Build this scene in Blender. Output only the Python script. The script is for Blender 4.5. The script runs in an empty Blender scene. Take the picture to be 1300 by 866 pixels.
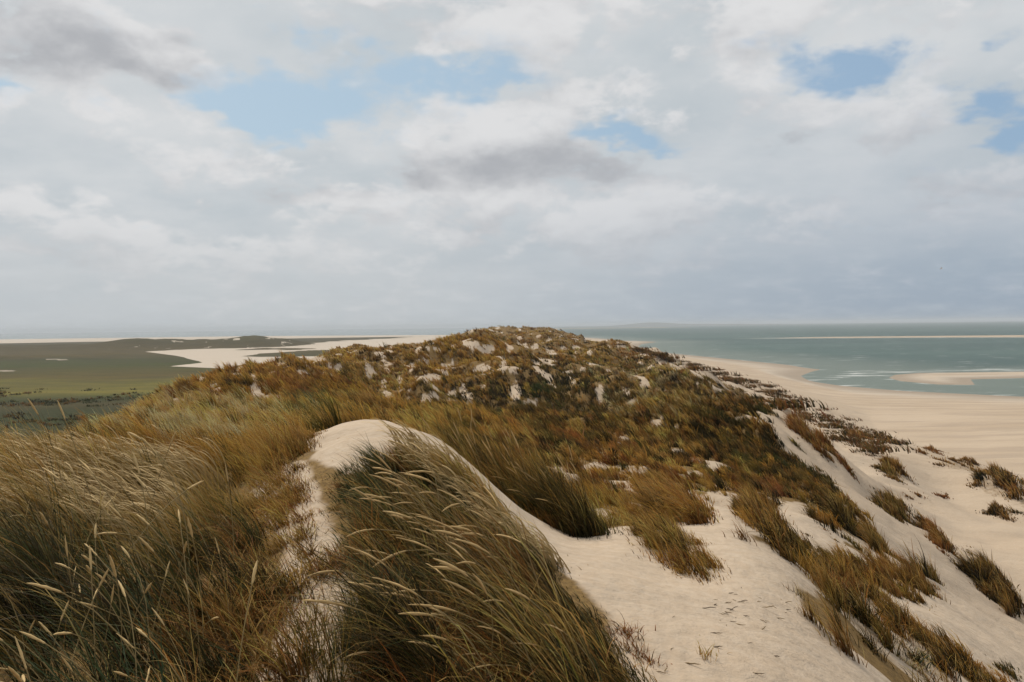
import bpy, math, random
import numpy as np
from mathutils import Matrix, Vector

SEED = 7
rng = np.random.default_rng(SEED)
random.seed(SEED)
scene = bpy.context.scene
COL = scene.collection
TAU = math.tau

# ------------------------------------------------------------------ camera
EYE = 21.0
FPX = 28.0 / 36.0 * 1300.0
PITCH = math.radians(1.08)
ROLL = math.atan(0.0123)
fwd = np.array([0, math.cos(PITCH), -math.sin(PITCH)])
up0 = np.array([0, math.sin(PITCH), math.cos(PITCH)])
rt0 = np.array([1.0, 0, 0])
right = rt0 * math.cos(ROLL) - up0 * math.sin(ROLL)
up = up0 * math.cos(ROLL) + rt0 * math.sin(ROLL)


def ray(u, v):
    d = fwd + (u - 650.0) / FPX * right - (v - 433.0) / FPX * up
    return d


def pt(u, v, d):
    """world point on the sight line of a photo pixel at forward distance d"""
    r = ray(u, v)
    return np.array([0, 0, EYE]) + r * (d / r[1])


def on_level(u, v, z=1.0):
    r = ray(u, v)
    t = (z - EYE) / min(r[2], -1e-4)
    return np.array([0, 0, EYE]) + r * t


def project(x, y, z):
    q = np.stack([x, y, z - EYE], -1)
    zz = np.maximum(q @ fwd, 1e-3)
    return 650.0 + FPX * (q @ right) / zz, 433.0 - FPX * (q @ up) / zz


cam_data = bpy.data.cameras.new("camera")
cam_data.lens = 28.0
cam_data.sensor_width = 36.0
cam_data.sensor_fit = 'HORIZONTAL'
cam_data.clip_start = 0.05
cam_data.clip_end = 60000.0
cam = bpy.data.objects.new("camera", cam_data)
COL.objects.link(cam)
M = Matrix.Identity(4)
for i in range(3):
    M[i][0] = right[i]
    M[i][1] = up[i]
    M[i][2] = -fwd[i]
M[2][3] = EYE
cam.matrix_world = M
scene.camera = cam

# ------------------------------------------------------------------ numeric helpers


def smooth(a, b, x):
    t = np.clip((x - a) / (b - a), 0, 1)
    return t * t * (3 - 2 * t)


def _hash(ix, iy, seed):
    h = (ix.astype(np.int64) * 374761393 + iy.astype(np.int64) * 668265263 + seed * 1442695041) & 0xFFFFFFFF
    h = ((h ^ (h >> 13)) * 1274126177) & 0xFFFFFFFF
    h = h ^ (h >> 16)
    return (h & 0xFFFF) / 65535.0 * TAU


def perlin(x, y, seed=0):
    x0 = np.floor(x)
    y0 = np.floor(y)
    fx = x - x0
    fy = y - y0
    ux = fx * fx * fx * (fx * (fx * 6 - 15) + 10)
    uy = fy * fy * fy * (fy * (fy * 6 - 15) + 10)

    def g(dx, dy):
        a = _hash(x0 + dx, y0 + dy, seed)
        return np.cos(a) * (fx - dx) + np.sin(a) * (fy - dy)
    n0 = g(0, 0) * (1 - ux) + g(1, 0) * ux
    n1 = g(0, 1) * (1 - ux) + g(1, 1) * ux
    return (n0 * (1 - uy) + n1 * uy) * 1.5


def fbm(x, y, seed=0, octaves=4, gain=0.5):
    s = np.zeros_like(x)
    a = 1.0
    for o in range(octaves):
        s = s + a * perlin(x * 2 ** o, y * 2 ** o, seed + o * 17)
        a *= gain
    return s


def poly_sd(x, y, poly):
    """signed distance to a polygon, positive inside"""
    poly = np.asarray(poly, float)
    d2 = np.full(x.shape, 1e18)
    ins = np.zeros(x.shape, bool)
    n = len(poly)
    for i in range(n):
        ax, ay = poly[i]
        bx, by = poly[(i + 1) % n]
        ex, ey = bx - ax, by - ay
        t = np.clip(((x - ax) * ex + (y - ay) * ey) / (ex * ex + ey * ey + 1e-12), 0, 1)
        d2 = np.minimum(d2, (x - ax - t * ex) ** 2 + (y - ay - t * ey) ** 2)
        c = ((ay > y) != (by > y)) & (x < (bx - ax) * (y - ay) / (by - ay + 1e-12) + ax)
        ins ^= c
    return np.where(ins, 1, -1) * np.sqrt(d2)


def line_dist(x, y, pts):
    d2 = np.full(x.shape, 1e18)
    for (ax, ay), (bx, by) in zip(pts[:-1], pts[1:]):
        ex, ey = bx - ax, by - ay
        t = np.clip(((x - ax) * ex + (y - ay) * ey) / (ex * ex + ey * ey + 1e-12), 0, 1)
        d2 = np.minimum(d2, (x - ax - t * ex) ** 2 + (y - ay - t * ey) ** 2)
    return np.sqrt(d2)


# ------------------------------------------------------------------ terrain height
LAND = [(600, -900), (520, -200), (330, 110), (210, 187), (139, 217), (117, 240), (108, 262), (106, 284), (113, 312), (127, 338), (137, 353),
        (135, 366), (137, 395), (124, 494), (107, 620), (110, 690), (118, 747), (138, 850), (172, 940), (168, 975), (146, 1050), (140, 1200),
        (120, 1400), (60, 1650), (-100, 1950), (-700, 2300), (-1500, 2250), (-3200, 1500), (-3200, -900)]
SPIT = [(136, 279), (140, 262), (150, 258), (163, 283), (188, 287), (260, 284), (360, 270), (360, 330), (240, 326), (205, 322), (165, 322), (150, 312), (140, 296)]
BAR = [(345, 1085), (430, 1040), (540, 1000), (640, 930), (760, 900), (950, 940), (950, 1060), (760, 1050), (560, 1085), (430, 1110)]
FARBAR = [(180, 5200), (420, 4700), (1150, 4700), (1000, 5300), (500, 5600)]

YK = np.array([-60, 0, 28, 50, 75, 96, 130, 148, 200, 248, 281, 340, 408, 559, 885, 1000, 1400])
XF = np.array([50, 52, 53, 55, 58, 62, 69, 73, 80, 86, 90, 93, 93, 93, 98, 90, 60])     # right-hand dune foot
YS = np.array([-60, 0, 5, 10, 15, 20, 28, 36, 75, 130, 220, 300, 450, 800, 1000])
XS = np.array([0.6, .9, 1.3, 3.2, 5.5, 8.0, 10.5, 13, 22, 28, 28, 26, 20, 14, 5])       # right-hand shoulder
XL = np.array([-7, -7.5, -8, -8.5, -10, -11, -14, -16, -24, -32, -44, -50, -50, -30, -10])  # left shoulder
ZT = np.array([19.0, 19.3, 19.25, 19.1, 18.8, 18.3, 17.8, 17.3, 16.2, 16.0, 16.6, 18.0, 15.0, 6.0, 1.0])
XLF = np.array([-42, -42, -42, -43, -44, -46, -48, -50, -58, -66, -78, -84, -88, -60, -30])


def base_height(x, y):
    lsd = poly_sd(x, y, LAND)
    flat = np.clip(lsd * 0.022, -2.5, 1.7)
    for P_, hh in ((SPIT, .55), (BAR, .8), (FARBAR, 1.0)):
        flat = np.maximum(flat, np.clip(poly_sd(x, y, P_) * 0.04, -2.5, hh))
    xs = np.interp(y, YS, XS)
    xl = np.interp(y, YS, XL)
    xf = np.interp(y, YK, XF)
    xlf = np.interp(y, YS, XLF)
    zt = np.interp(y, YS, ZT)
    tr = (x - xs) / (xf - xs)
    tl = (xl - x) / (xl - xlf)
    side = tr > tl
    tr = np.clip(.5 * (tr + np.sqrt(tr * tr + .002)), 0, 1)
    tl = np.clip(.5 * (tl + np.sqrt(tl * tl + .002)), 0, 1)
    # the flank falls steeply below the shoulder and eases out on to the beach
    pr = (1 - tr) ** 1.35 * (1 - 0.35 * smooth(0, .25, tr) * (1 - tr))
    pl = (1 - tl) ** 1.3
    prof = np.where(side, pr, pl)
    prof = prof * smooth(-260, -60, y) * smooth(1300, 700, y)
    return flat + np.maximum(zt - flat, 0) * prof, lsd


# ground heights read off the photograph: pixel, distance, height of what grows there
CTRL = [
    (410, 866, 3.85, 0), (400, 720, 5.5, 0), (372, 650, 7.0, 0), (335, 590, 9.0, 0.05), (400, 552, 11.0, 0), (450, 536, 11.6, 0), (520, 550, 11.2, 0),
    (590, 583, 10.4, 0), (645, 632, 9.1, 0), (700, 690, 8.0, 0), (770, 720, 7.3, 0), (840, 800, 5.7, 0), (900, 866, 4.9, 0), (1000, 866, 5.2, 0),
    (1100, 866, 6.4, 0), (950, 740, 7.6, 0), (920, 680, 9.6, 0), (1000, 720, 9.0, 0), (925, 645, 11.6, 0), (800, 672, 9.4, 0), (1005, 800, 6.8, 0),
    (870, 720, 8.2, 0), (730, 690, 8.9, 0), (600, 640, 11.2, .1), (760, 640, 12.0, .3), (850, 655, 11.3, .2), (640, 560, 13.8, .6),
    (1060, 720, 12.5, .3), (1130, 770, 11.0, .3), (1220, 850, 9.2, .3), (1010, 690, 12.5, .4), (1150, 866, 7.6, .1),
    (230, 515, 26, .3), (300, 474, 50, .5), (250, 482, 50, .5), (200, 498, 50, .5), (330, 502, 42, .2), (400, 480, 60, .5), (165, 520, 50, .5), (140, 545, 48, .5),
    (450, 500, 55, .3), (540, 480, 90, .3), (500, 450, 170, .5), (430, 447, 230, .5), (470, 445, 230, .6), (520, 440, 260, .6), (395, 463, 110, .5), (370, 470, 80, .4), (580, 432, 330, .6), (700, 428, 270, .6), (640, 428, 320, .6), (730, 435, 260, .6), (760, 449, 190, .6), (545, 443, 200, .5), (600, 436, 220, .5), (650, 431, 230, .5), (690, 432, 240, .5), (675, 424, 340, .6), (500, 447, 170, .5), (450, 455, 140, .5), (560, 455, 140, .4), (620, 446, 160, .4), (720, 450, 160, .4), (620, 431, 250, .5), (675, 425, 300, .6), (600, 424, 400, .5),
    (560, 431, 420, .4), (740, 438, 220, .5), (760, 436, 250, .5), (700, 490, 90, .5), (690, 462, 105, .1), (720, 456, 130, .5), (850, 500, 80, .5), (820, 468, 120, .5),
    (640, 520, 50, .4), (560, 525, 38, .4), (800, 540, 40, .3), (700, 590, 20, .3), (850, 595, 20, .5), (780, 575, 26, .2),
    (950, 560, 36, .5), (1040, 600, 30, .5), (900, 520, 60, .5), (1000, 580, 33, .5), (1070, 640, 27, .4), (930, 610, 20, .5), (1020, 640, 20, 0),
    (960, 510, 75, .4), (870, 471, 128, .5), (1100, 690, 18, .3), (1180, 745, 15, .3),
    (1100, 620, 42, 0), (1140, 660, 36, 0), (1200, 700, 32, 0), (1200, 760, 25, 0), (1280, 800, 20, 0), (1300, 700, 40, 0), (1250, 740, 31, .3),
    (1200, 580, 76, 0), (1130, 600, 60, 0), (1240, 625, 62, .3), (1290, 640, 56, .4), (1230, 600, 76, .4), (1170, 630, 56, 0), (1080, 560, 84, .2), (1020, 545, 75, 0),
    (877, 463, 300, .3), (926, 474, 230, .3), (975, 487, 200, .3), (1000, 502, 150, .3), (1060, 532, 140, .3), (900, 477, 180, .3), (820, 453, 300, .3), (800, 443, 420, .3), (780, 435, 600, .3), (940, 496, 130, .3), (1000, 525, 105, .3),
    (1230, 590, 84, .3), (1180, 612, 66, 0), (1250, 665, 48, .1), (1280, 620, 70, .5),
    (100, 570, 8.2, .66), (230, 577, 8.2, .8), (20, 556, 8.6, .62), (130, 528, 10.5, .68), (0, 545, 9.4, .66), (60, 533, 10.0, .66), (250, 540, 13, .5), (380, 530, 13.5, .3), (250, 520, 20, .4), (480, 530, 15, .4),
]
_c = np.array([np.r_[pt(u, v, d)[:2], pt(u, v, d)[2] - g] for u, v, d, g in CTRL])


def _warp(x, y):
    r = np.sqrt(x * x + y * y) + 1e-6
    return np.arctan2(x, y) * 2.6, np.log(np.maximum(r, .6)) * 1.15


_K = 4.2
_cw = np.stack(_warp(_c[:, 0], _c[:, 1]), -1)
_D = np.sqrt(((_cw[:, None] - _cw[None]) ** 2).sum(-1))
_A = (1 + _K * _D) * np.exp(-_K * _D) + np.eye(len(_D)) * .03
_W = np.zeros(len(_D))


BUMPS = [(570, 462, 122, 1.6, 10), (700, 466, 98, 2.4, 10), (700, 500, 74, -1.8, 9), (600, 505, 74, -1.2, 10), (500, 480, 95, -.8, 9),
         (300, 470, 50, .6, 5), (250, 478, 52, .5, 4), (350, 486, 48, .5, 4), (310, 505, 36, -.5, 5),
         (800, 455, 150, 1.0, 12), (780, 540, 40, -.5, 5), (1250, 612, 66, 2.2, 7), (1290, 620, 64, 1.5, 6)]


def height(x, y, detail=True):
    x = np.atleast_1d(np.asarray(x, float))
    y = np.atleast_1d(np.asarray(y, float))
    shp = x.shape
    x = x.ravel()
    y = y.ravel()
    out = np.empty_like(x)
    for s in range(0, len(x), 60000):
        xx, yy = x[s:s + 60000], y[s:s + 60000]
        z, lsd = base_height(xx, yy)
        a, b = _warp(xx, yy)
        near = np.where((yy > 0), 1, 0)
        add = np.zeros_like(xx)
        for (ca, cb), w in zip(_cw, _W):
            D = np.sqrt((a - ca) ** 2 + (b - cb) ** 2)
            add += w * (1 + _K * D) * np.exp(-_K * D)
        fade = smooth(900, 500, np.sqrt(xx * xx + yy * yy))
        body = smooth(18, -6, xx - np.interp(yy, YK, XF)) * smooth(-18, 4, xx - np.interp(yy, YS, XLF))
        zz = z + add * near * fade * body
        if detail:
            r = np.sqrt(xx * xx + yy * yy)
            # hummocks on the dune ridge, growing with the distance from the path
            xs_, xf_ = np.interp(yy, YS, XS), np.interp(yy, YK, XF)
            hum = smooth(3.5, 9, z) * smooth(1100, 700, yy) * (1 - .8 * smooth(.05, .4, (xx - xs_) / (xf_ - xs_)))
            amp = smooth(18, 60, r)
            zz = zz + hum * (amp * ((1.5 + .9 * smooth(60, 140, r)) * fbm(xx / 22, yy / 24, 3, 2) + (1.2 + 1.6 * smooth(35, 90, r)) * (.42 - np.abs(fbm(xx / 19, yy / 24, 11, 3))))
                             + smooth(24, 55, r) * 1.25 * (np.abs(fbm(xx / 7.5, yy / 9, 15, 2)) - .3)
                             + smooth(9, 22, r) * .16 * fbm(xx / 3.1, yy / 3.1, 21, 3)
                             + .035 * fbm(xx / 1.1, yy / 1.1, 31, 3))
            for bu, bv, bd, bh, br in BUMPS:
                cx_, cy_ = (bu - 650) / FPX * bd, bd
                zz = zz + bh * np.exp(-((xx - cx_) ** 2 + ((yy - cy_) * .8) ** 2) / br ** 2)
            # blown sand on the seaward flank
            fl = smooth(1.8, 4, zz) * smooth(15, 40, xx)
            zz = zz + fl * .35 * fbm(xx / 9, yy / 9, 51, 3)
            # low dunes far off on the landward side
            lo = smooth(-212, -262, xx) * smooth(-1500, -1000, xx)
            tall = .50 + .38 * smooth(-470, -360, xx)
            d1 = np.exp(-((yy - 860 - .15 * (xx + 300)) / 75) ** 2) * lo * tall
            zz = zz + d1 * (11.5 + 4.0 * fbm(xx / 60, yy / 60, 61, 4))
            d2 = np.exp(-((yy - 700) / 45) ** 2) * smooth(-150, -190, xx) * smooth(-270, -220, xx)
            zz = zz + d2 * (1.6 + 1.2 * fbm(xx / 40, yy / 40, 66, 3))
            d3 = np.exp(-((yy - 620 - .1 * xx) / 60) ** 2) * smooth(-255, -330, xx)
            zz = zz + d3 * (1.6 + 1.8 * fbm(xx / 45, yy / 45, 69, 3))
            zz = np.where(lsd > 60, np.maximum(zz, 1.25 + .2 * np.clip(zz, -1, 1)), zz)
        out[s:s + 60000] = zz
    return out.reshape(shp)


_W = np.linalg.solve(_A, _c[:, 2] - height(_c[:, 0], _c[:, 1]))


_rs = np.exp(np.linspace(math.log(1.5), math.log(1500), 1400))


def ground(u, v):
    """where the sight line of a photo pixel meets the dune surface"""
    r = ray(u, v)
    r = r / math.hypot(r[0], r[1])
    xs, ys, zs = r[0] * _rs, r[1] * _rs, EYE + r[2] * _rs
    below = np.nonzero(zs < height(xs, ys))[0]
    i = below[0] if len(below) else len(_rs) - 1
    return np.array([xs[i], ys[i]])


# ------------------------------------------------------------------ vegetation cover (world maps)
def gpoly(pts):
    return [tuple(ground(u, v)) for u, v in pts]


MOUND = [(-1.05, 2.2), (-1.2, 3.6), (-1.35, 4.6), (-1.8, 6.2), (-2.6, 7.9), (-3.1, 9.4), (-4.2, 10.4), (-7.4, 10.2), (-8.6, 6.5), (-6.5, 3.0), (-4.0, 1.6), (-2, 1.4)]
CENTRE = [(-.66, 3.1), (-.8, 4.2), (-1.1, 5.6), (-1.6, 7.0), (-1.75, 7.7), (-1.15, 8.4), (-.5, 8.3), (.02, 7.7), (.4, 6.9), (.5, 6.0), (.6, 5.2), (.7, 4.4), (.55, 3.3), (0, 2.9)]
DARK = [(-1.05, 13.6), (-1.0, 12.3), (-.5, 11.3), (.1, 10.3), (.5, 9.6), (.85, 9.25), (1.12, 9.45), (1.05, 10.6), (.8, 12), (.2, 13.6)]
CREST = [(-2.4, 11.1), (-1.9, 11.1), (-1.2, 10.9), (-.55, 10.3), (-.1, 9.5), (.3, 8.7), (.8, 7.8)]
CRESTPOLY = [(-2.5, 10.6), (-2.4, 11.5), (-1.4, 11.6), (-.5, 10.9), (.2, 9.7), (.85, 8.2), (.75, 7.0), (.3, 6.9), (-.1, 7.6), (-.7, 8.0), (-1.2, 7.6), (-1.6, 7.6), (-2.1, 8.5), (-2.4, 9.6)]
PATH = [(-.9, 2.2), (-.98, 3.6), (-1.15, 4.6), (-1.55, 6.0), (-2.2, 7.6), (-2.85, 9.3), (-2.7, 10.6)]
BOWL = gpoly([(705, 690), (770, 672), (830, 662), (880, 665), (905, 640), (930, 640), (955, 690), (1000, 705), (1030, 735), (1010, 790), (1060, 845), (1110, 880), (1100, 1000), (800, 1000), (800, 850), (770, 780), (735, 735)])

SANDPIX = [(600, 438, 9, 4), (620, 443, 11, 6), (660, 430, 5, 3), (667, 441, 4, 5), (680, 440, 6, 4), (483, 450, 9, 4), (489, 457, 4, 6), (556, 443, 5, 3),
           (508, 453, 3, 3), (523, 466, 5, 5), (545, 480, 16, 5), (570, 464, 9, 4), (612, 468, 12, 6), (494, 506, 10, 6), (549, 506, 8, 8), (538, 507, 4, 7),
           (508, 485, 4, 6), (488, 490, 3, 7), (576, 499, 6, 4), (596, 506, 4, 14), (613, 491, 4, 3), (655, 497, 7, 11), (588, 497, 4, 8), (690, 463, 18, 3.5),
           (258, 484, 7, 5), (273, 492, 6, 6), (302, 475, 6, 3), (322, 487, 5, 12), (327, 497, 8, 8), (343, 507, 17, 5), (360, 463, 11, 5), (396, 457, 5, 4),
           (388, 464, 4, 4), (408, 457, 5, 5), (418, 463, 4, 4), (365, 485, 3, 3), (723, 549, 11, 5), (835, 540, 13, 6), (862, 544, 7, 5), (758, 595, 18, 7),
           (820, 597, 8, 6), (708, 600, 14, 6), (730, 612, 14, 9), (765, 655, 18, 8), (1012, 646, 24, 12), (1025, 672, 10, 7), (713, 443, 6, 3), (730, 441, 5, 3),
           (750, 447, 6, 3), (930, 640, 14, 12), (985, 700, 16, 5), (1040, 700, 14, 6), (160, 536, 9, 5), (225, 512, 14, 6), (640, 463, 5, 6), (576, 440, 4, 4),
           (530, 446, 5, 3), (700, 448, 5, 4), (740, 470, 5, 4), (795, 498, 4, 5), (905, 592, 8, 6), (860, 575, 10, 5), (790, 560, 9, 5)]
SHOULDER_PIX = [(780, 434), (830, 456), (870, 472), (915, 487), (955, 508), (990, 540), (1022, 580), (1058, 622), (1080, 655), (1120, 705), (1175, 752), (1225, 830), (1250, 866), (1300, 1000)]
LEFT_SAND = [(179, 446), (219, 444.5), (301, 441), (387, 436), (430, 433), (520, 428), (600, 424), (600, 440), (430, 447), (370, 466), (330, 470), (212, 465.2), (258, 460.5), (225, 452)]
ISLET = [(305, 452.5), (330, 448.5), (380, 445.5), (430, 444), (450, 446), (420, 452), (330, 453)]


def veg_cover(x, y, z):
    """0 bare sand .. 1 closed grass, on the dune ridge"""
    u, v = project(x, y, z)
    r = np.sqrt(x * x + y * y)
    ok = (y > 6)
    n4 = fbm(x / 3.2, y / 6.5, 79, 3)
    su = np.array([p[0] for p in SHOULDER_PIX], float)
    sv = np.array([p[1] for p in SHOULDER_PIX], float)
    edge_u = np.interp(v, sv, su)
    n = fbm(x / 4.5, y / 4.5, 71, 3)
    n2 = fbm(x / 1.3, y / 1.3, 77, 3)
    wob = np.clip(18 + 600 / np.maximum(r, 5), 14, 46)
    c = smooth(wob * .5, -wob * .5, u - edge_u + (n + .6 * n2 + .5 * n4) * wob)
    c = np.where(v < 434, smooth(10, -2, u - 790), c)
    xs = np.interp(y, YS, XS)
    c = np.where(u > 1300, smooth(.5, -.5, x - xs - 1.5 + n), c)
    # left flank closes in grass, then the plain
    h0 = smooth(2.6, 4.2, z)
    c = c * h0
    s = np.zeros_like(x)
    for (cu, cv, ru, rv) in SANDPIX:
        if cv > 474:
            ru, rv = ru * 1.12, rv * 1.12
        q = ((u - cu) / ru) ** 2 + ((v - cv) / rv) ** 2
        s = np.maximum(s, np.exp(-q * q * .7))
    s = smooth(.36, .85, s * 1.05 + .30 * n2 + .40 * n4 - .03)
    c = c * (1 - s * ok)
    # blown-out patches
    c = c * (1 - smooth(.72, .92, n + .35 * n2) * smooth(14, 30, r) * .9)
    c = c * (1 - .92 * smooth(.42, .62, fbm(x / 2.6, y / 5.5, 87, 3) + .25 * n) * smooth(42, 75, r))
    c = np.where(ok, c, smooth(-.5, .5, xs - x))
    # the near ground
    nearsand = np.minimum(line_dist(x, y, CREST) - .62, line_dist(x, y, PATH) - .2)
    nearsand = np.minimum(nearsand, -poly_sd(x, y, CRESTPOLY))
    nearsand = np.minimum(nearsand, -poly_sd(x, y, BOWL))
    c = c * smooth(-.15, .2, nearsand + .12 * n2)
    gap = fbm(x / 1.9, y / 1.9, 83, 3)
    c = c * (1 - .92 * smooth(-.12, .2, gap) * smooth(34, 16, r) * smooth(1.2, 3.2, x))
    ridge = (x > np.interp(y, YS, XLF) - 5) & (x < np.interp(y, YK, XF) + 5) & (y < 1050)
    return np.where(ridge, c, 0.0), u, v


def landward(x, y):
    return x < np.interp(y, YS, XLF) * .5


# ------------------------------------------------------------------ materials
def new_mat(name):
    m = bpy.data.materials.new(name)
    m.use_nodes = True
    nt = m.node_tree
    for n in list(nt.nodes):
        nt.nodes.remove(n)
    return m, NB(nt)


class NB:
    """small node builder"""

    def __init__(self, nt):
        self.nt = nt

    def n(self, typ, **kw):
        nd = self.nt.nodes.new(typ)
        for k, v in kw.items():
            setattr(nd, k, v)
        return nd

    def put(self, sock, val):
        if isinstance(val, bpy.types.NodeSocket):
            self.nt.links.new(val, sock)
        elif isinstance(val, (tuple, list)) and len(val) == 3 and sock.type == 'RGBA':
            sock.default_value = (*val, 1)
        else:
            sock.default_value = val

    def m(self, op, a, b=None, c=None, clamp=False):
        nd = self.n('ShaderNodeMath', operation=op, use_clamp=clamp)
        self.put(nd.inputs[0], a)
        if b is not None:
            self.put(nd.inputs[1], b)
        if c is not None:
            self.put(nd.inputs[2], c)
        return nd.outputs[0]

    def add(self, a, b): return self.m('ADD', a, b)
    def sub(self, a, b): return self.m('SUBTRACT', a, b)
    def mul(self, a, b): return self.m('MULTIPLY', a, b)
    def div(self, a, b): return self.m('DIVIDE', a, b)

    def ss(self, x, lo, hi, a=0.0, b=1.0):
        nd = self.n('ShaderNodeMapRange', interpolation_type='SMOOTHSTEP')
        self.put(nd.inputs['Value'], x)
        nd.inputs['From Min'].default_value = lo
        nd.inputs['From Max'].default_value = hi
        nd.inputs['To Min'].default_value = a
        nd.inputs['To Max'].default_value = b
        return nd.outputs['Result']

    def mix(self, f, a, b, blend='MIX'):
        nd = self.n('ShaderNodeMix', data_type='RGBA', blend_type=blend)
        self.put(nd.inputs[0], f)
        self.put(nd.inputs[6], a)
        self.put(nd.inputs[7], b)
        return nd.outputs[2]

    def noise(self, vec, scale, detail=4.0, rough=0.5, dist=0.0, col=False):
        nd = self.n('ShaderNodeTexNoise')
        if vec is not None:
            self.put(nd.inputs['Vector'], vec)
        nd.inputs['Scale'].default_value = scale
        nd.inputs['Detail'].default_value = detail
        nd.inputs['Roughness'].default_value = rough
        nd.inputs['Distortion'].default_value = dist
        return nd.outputs['Color' if col else 'Fac']

    def mapping(self, vec, scale=(1, 1, 1), rot=(0, 0, 0)):
        nd = self.n('ShaderNodeMapping')
        self.put(nd.inputs['Vector'], vec)
        nd.inputs['Scale'].default_value = scale
        nd.inputs['Rotation'].default_value = rot
        return nd.outputs[0]

    def xyz(self, x, y, z):
        nd = self.n('ShaderNodeCombineXYZ')
        for s, v in zip(nd.inputs, (x, y, z)):
            self.put(s, v)
        return nd.outputs[0]

    def sep(self, v):
        nd = self.n('ShaderNodeSeparateXYZ')
        self.put(nd.inputs[0], v)
        return nd.outputs

    def bump(self, h, strength, dist, normal=None):
        nd = self.n('ShaderNodeBump')
        self.put(nd.inputs['Height'], h)
        nd.inputs['Strength'].default_value = strength
        nd.inputs['Distance'].default_value = dist
        if normal is not None:
            self.put(nd.inputs['Normal'], normal)
        return nd.outputs[0]

    def attr(self, name):
        return self.n('ShaderNodeAttribute', attribute_name=name)

    def out(self, surf=None, vol=None):
        o = self.n('ShaderNodeOutputMaterial')
        if surf is not None:
            self.nt.links.new(surf, o.inputs['Surface'])
        if vol is not None:
            self.nt.links.new(vol, o.inputs['Volume'])


def grass_material(name, trans=0.3):
    m, b = new_mat(name)
    at = b.attr('tint')
    p = b.n('ShaderNodeBsdfPrincipled')
    b.put(p.inputs['Base Color'], at.outputs['Color'])
    p.inputs['Roughness'].default_value = .55
    p.inputs['Specular IOR Level'].default_value = .08
    t = b.n('ShaderNodeBsdfTranslucent')
    b.put(t.inputs['Color'], at.outputs['Color'])
    mx = b.n('ShaderNodeMixShader')
    mx.inputs[0].default_value = trans
    b.nt.links.new(p.outputs[0], mx.inputs[1])
    b.nt.links.new(t.outputs[0], mx.inputs[2])
    b.out(mx.outputs[0])
    return m


MAT_GRASS = grass_material('dune_grass', .36)
MAT_HEAD = grass_material('seed_head', .2)


def sand_material():
    m, b = new_mat('dune_ground')
    geo = b.n('ShaderNodeNewGeometry')
    pos = geo.outputs['Position']
    cov = b.attr('cover')
    c = b.n('ShaderNodeSeparateColor')
    b.put(c.inputs[0], cov.outputs['Color'])
    litter, marsh, wet_haze = c.outputs[0], c.outputs[1], c.outputs[2]
    tone = b.attr('tone').outputs['Color']
    big = b.noise(b.mapping(pos, (.03, .09, .03)), 1.0, 5, .55)
    fine = b.noise(pos, 9.0, 6, .6)
    grain = b.noise(pos, 160.0, 2, .6)
    dry = b.mix(b.ss(big, .3, .7), (.42, .338, .255), (.515, .428, .335))
    dry = b.mix(b.ss(fine, .35, .7), b.mix(.5, dry, (.40, .305, .215)), dry)
    dry = b.mix(b.mul(grain, .35), dry, (.33, .25, .18))
    wet_haze_col = b.mix(b.noise(b.mapping(pos, (.02, .12, 1)), 1.0, 4), (.42, .36, .295), (.50, .435, .365))  # pale shore sand, also the haze painted on the far flats
    sand = b.mix(b.ss(wet_haze, .05, .9), dry, wet_haze_col)
    # fallen leaves, roots and dark litter between the grass
    ln = b.noise(pos, 3.0, 6, .65)
    lit = b.mix(b.ss(b.noise(pos, 22, 4, .7), .3, .7), (.095, .056, .018), (.21, .13, .042))
    lf = b.ss(b.add(b.mul(litter, 1.0), b.mul(b.sub(ln, .5), .7)), .35, .75)
    col = b.mix(b.mul(lf, .92), sand, lit)
    # salt marsh turf takes the tone stored on the ground
    mn = b.noise(b.mapping(pos, (.05, .12, 1)), 1.0, 6, .6)
    mar = b.mix(b.ss(mn, .35, .65), b.mix(.35, tone, (.03, .03, .018)), tone)
    col = b.mix(b.ss(b.add(marsh, b.mul(b.sub(mn, .5), .35)), .35, .65), col, mar)
    px_, py_, pz_ = b.sep(pos)
    damp = b.mul(b.ss(pz_, .5, .08), b.ss(px_, 20, 60))
    col = b.mix(b.mul(damp, .8), col, (.25, .205, .16))
    spots = b.ss(b.noise(pos, 1.3, 6, .7), .56, .72)
    col = b.mix(b.mul(spots, .35), col, (.30, .225, .155))
    # damp and dry bands on the beach
    bd = b.noise(b.mapping(pos, (.05, .30, 1), (0, 0, .12)), 1.0, 5, .6)
    bx, by, bz = b.sep(pos)
    flatm = b.mul(b.ss(bz, 3.2, 1.6), b.ss(bx, 20, 60))
    col = b.mix(b.mul(b.mul(flatm, b.ss(bd, .46, .60)), .55), col, (.33, .265, .205))
    p = b.n('ShaderNodeBsdfPrincipled')
    b.put(p.inputs['Base Color'], col)
    p.inputs['Roughness'].default_value = .9
    p.inputs['Specular IOR Level'].default_value = .03
    # wind ripples, grain and trodden hollows
    w = b.n('ShaderNodeTexWave', wave_type='BANDS', bands_direction='X')
    b.put(w.inputs['Vector'], b.mapping(pos, (1, .35, 1), (0, 0, .5)))
    w.inputs['Scale'].default_value = 1.9
    w.inputs['Distortion'].default_value = 5.0
    w.inputs['Detail'].default_value = 3.0
    w.inputs['Detail Scale'].default_value = 1.2
    rip = b.mul(w.outputs['Fac'], b.ss(b.noise(pos, .5, 2), .45, .65))
    nrm = b.bump(rip, .35, .012)
    nrm = b.bump(b.noise(pos, 2.6, 5, .6), .8, .08, nrm)
    nrm = b.bump(b.noise(pos, 24, 4, .65), .5, .016, nrm)
    bw = b.noise(b.mapping(pos, (.12, .5, .1), (0, 0, -.35)), 1.0, 4, .5)
    nrm = b.bump(bw, .5, .5, nrm)
    b.put(p.inputs['Normal'], nrm)
    b.out(p.outputs[0])
    return m


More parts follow.
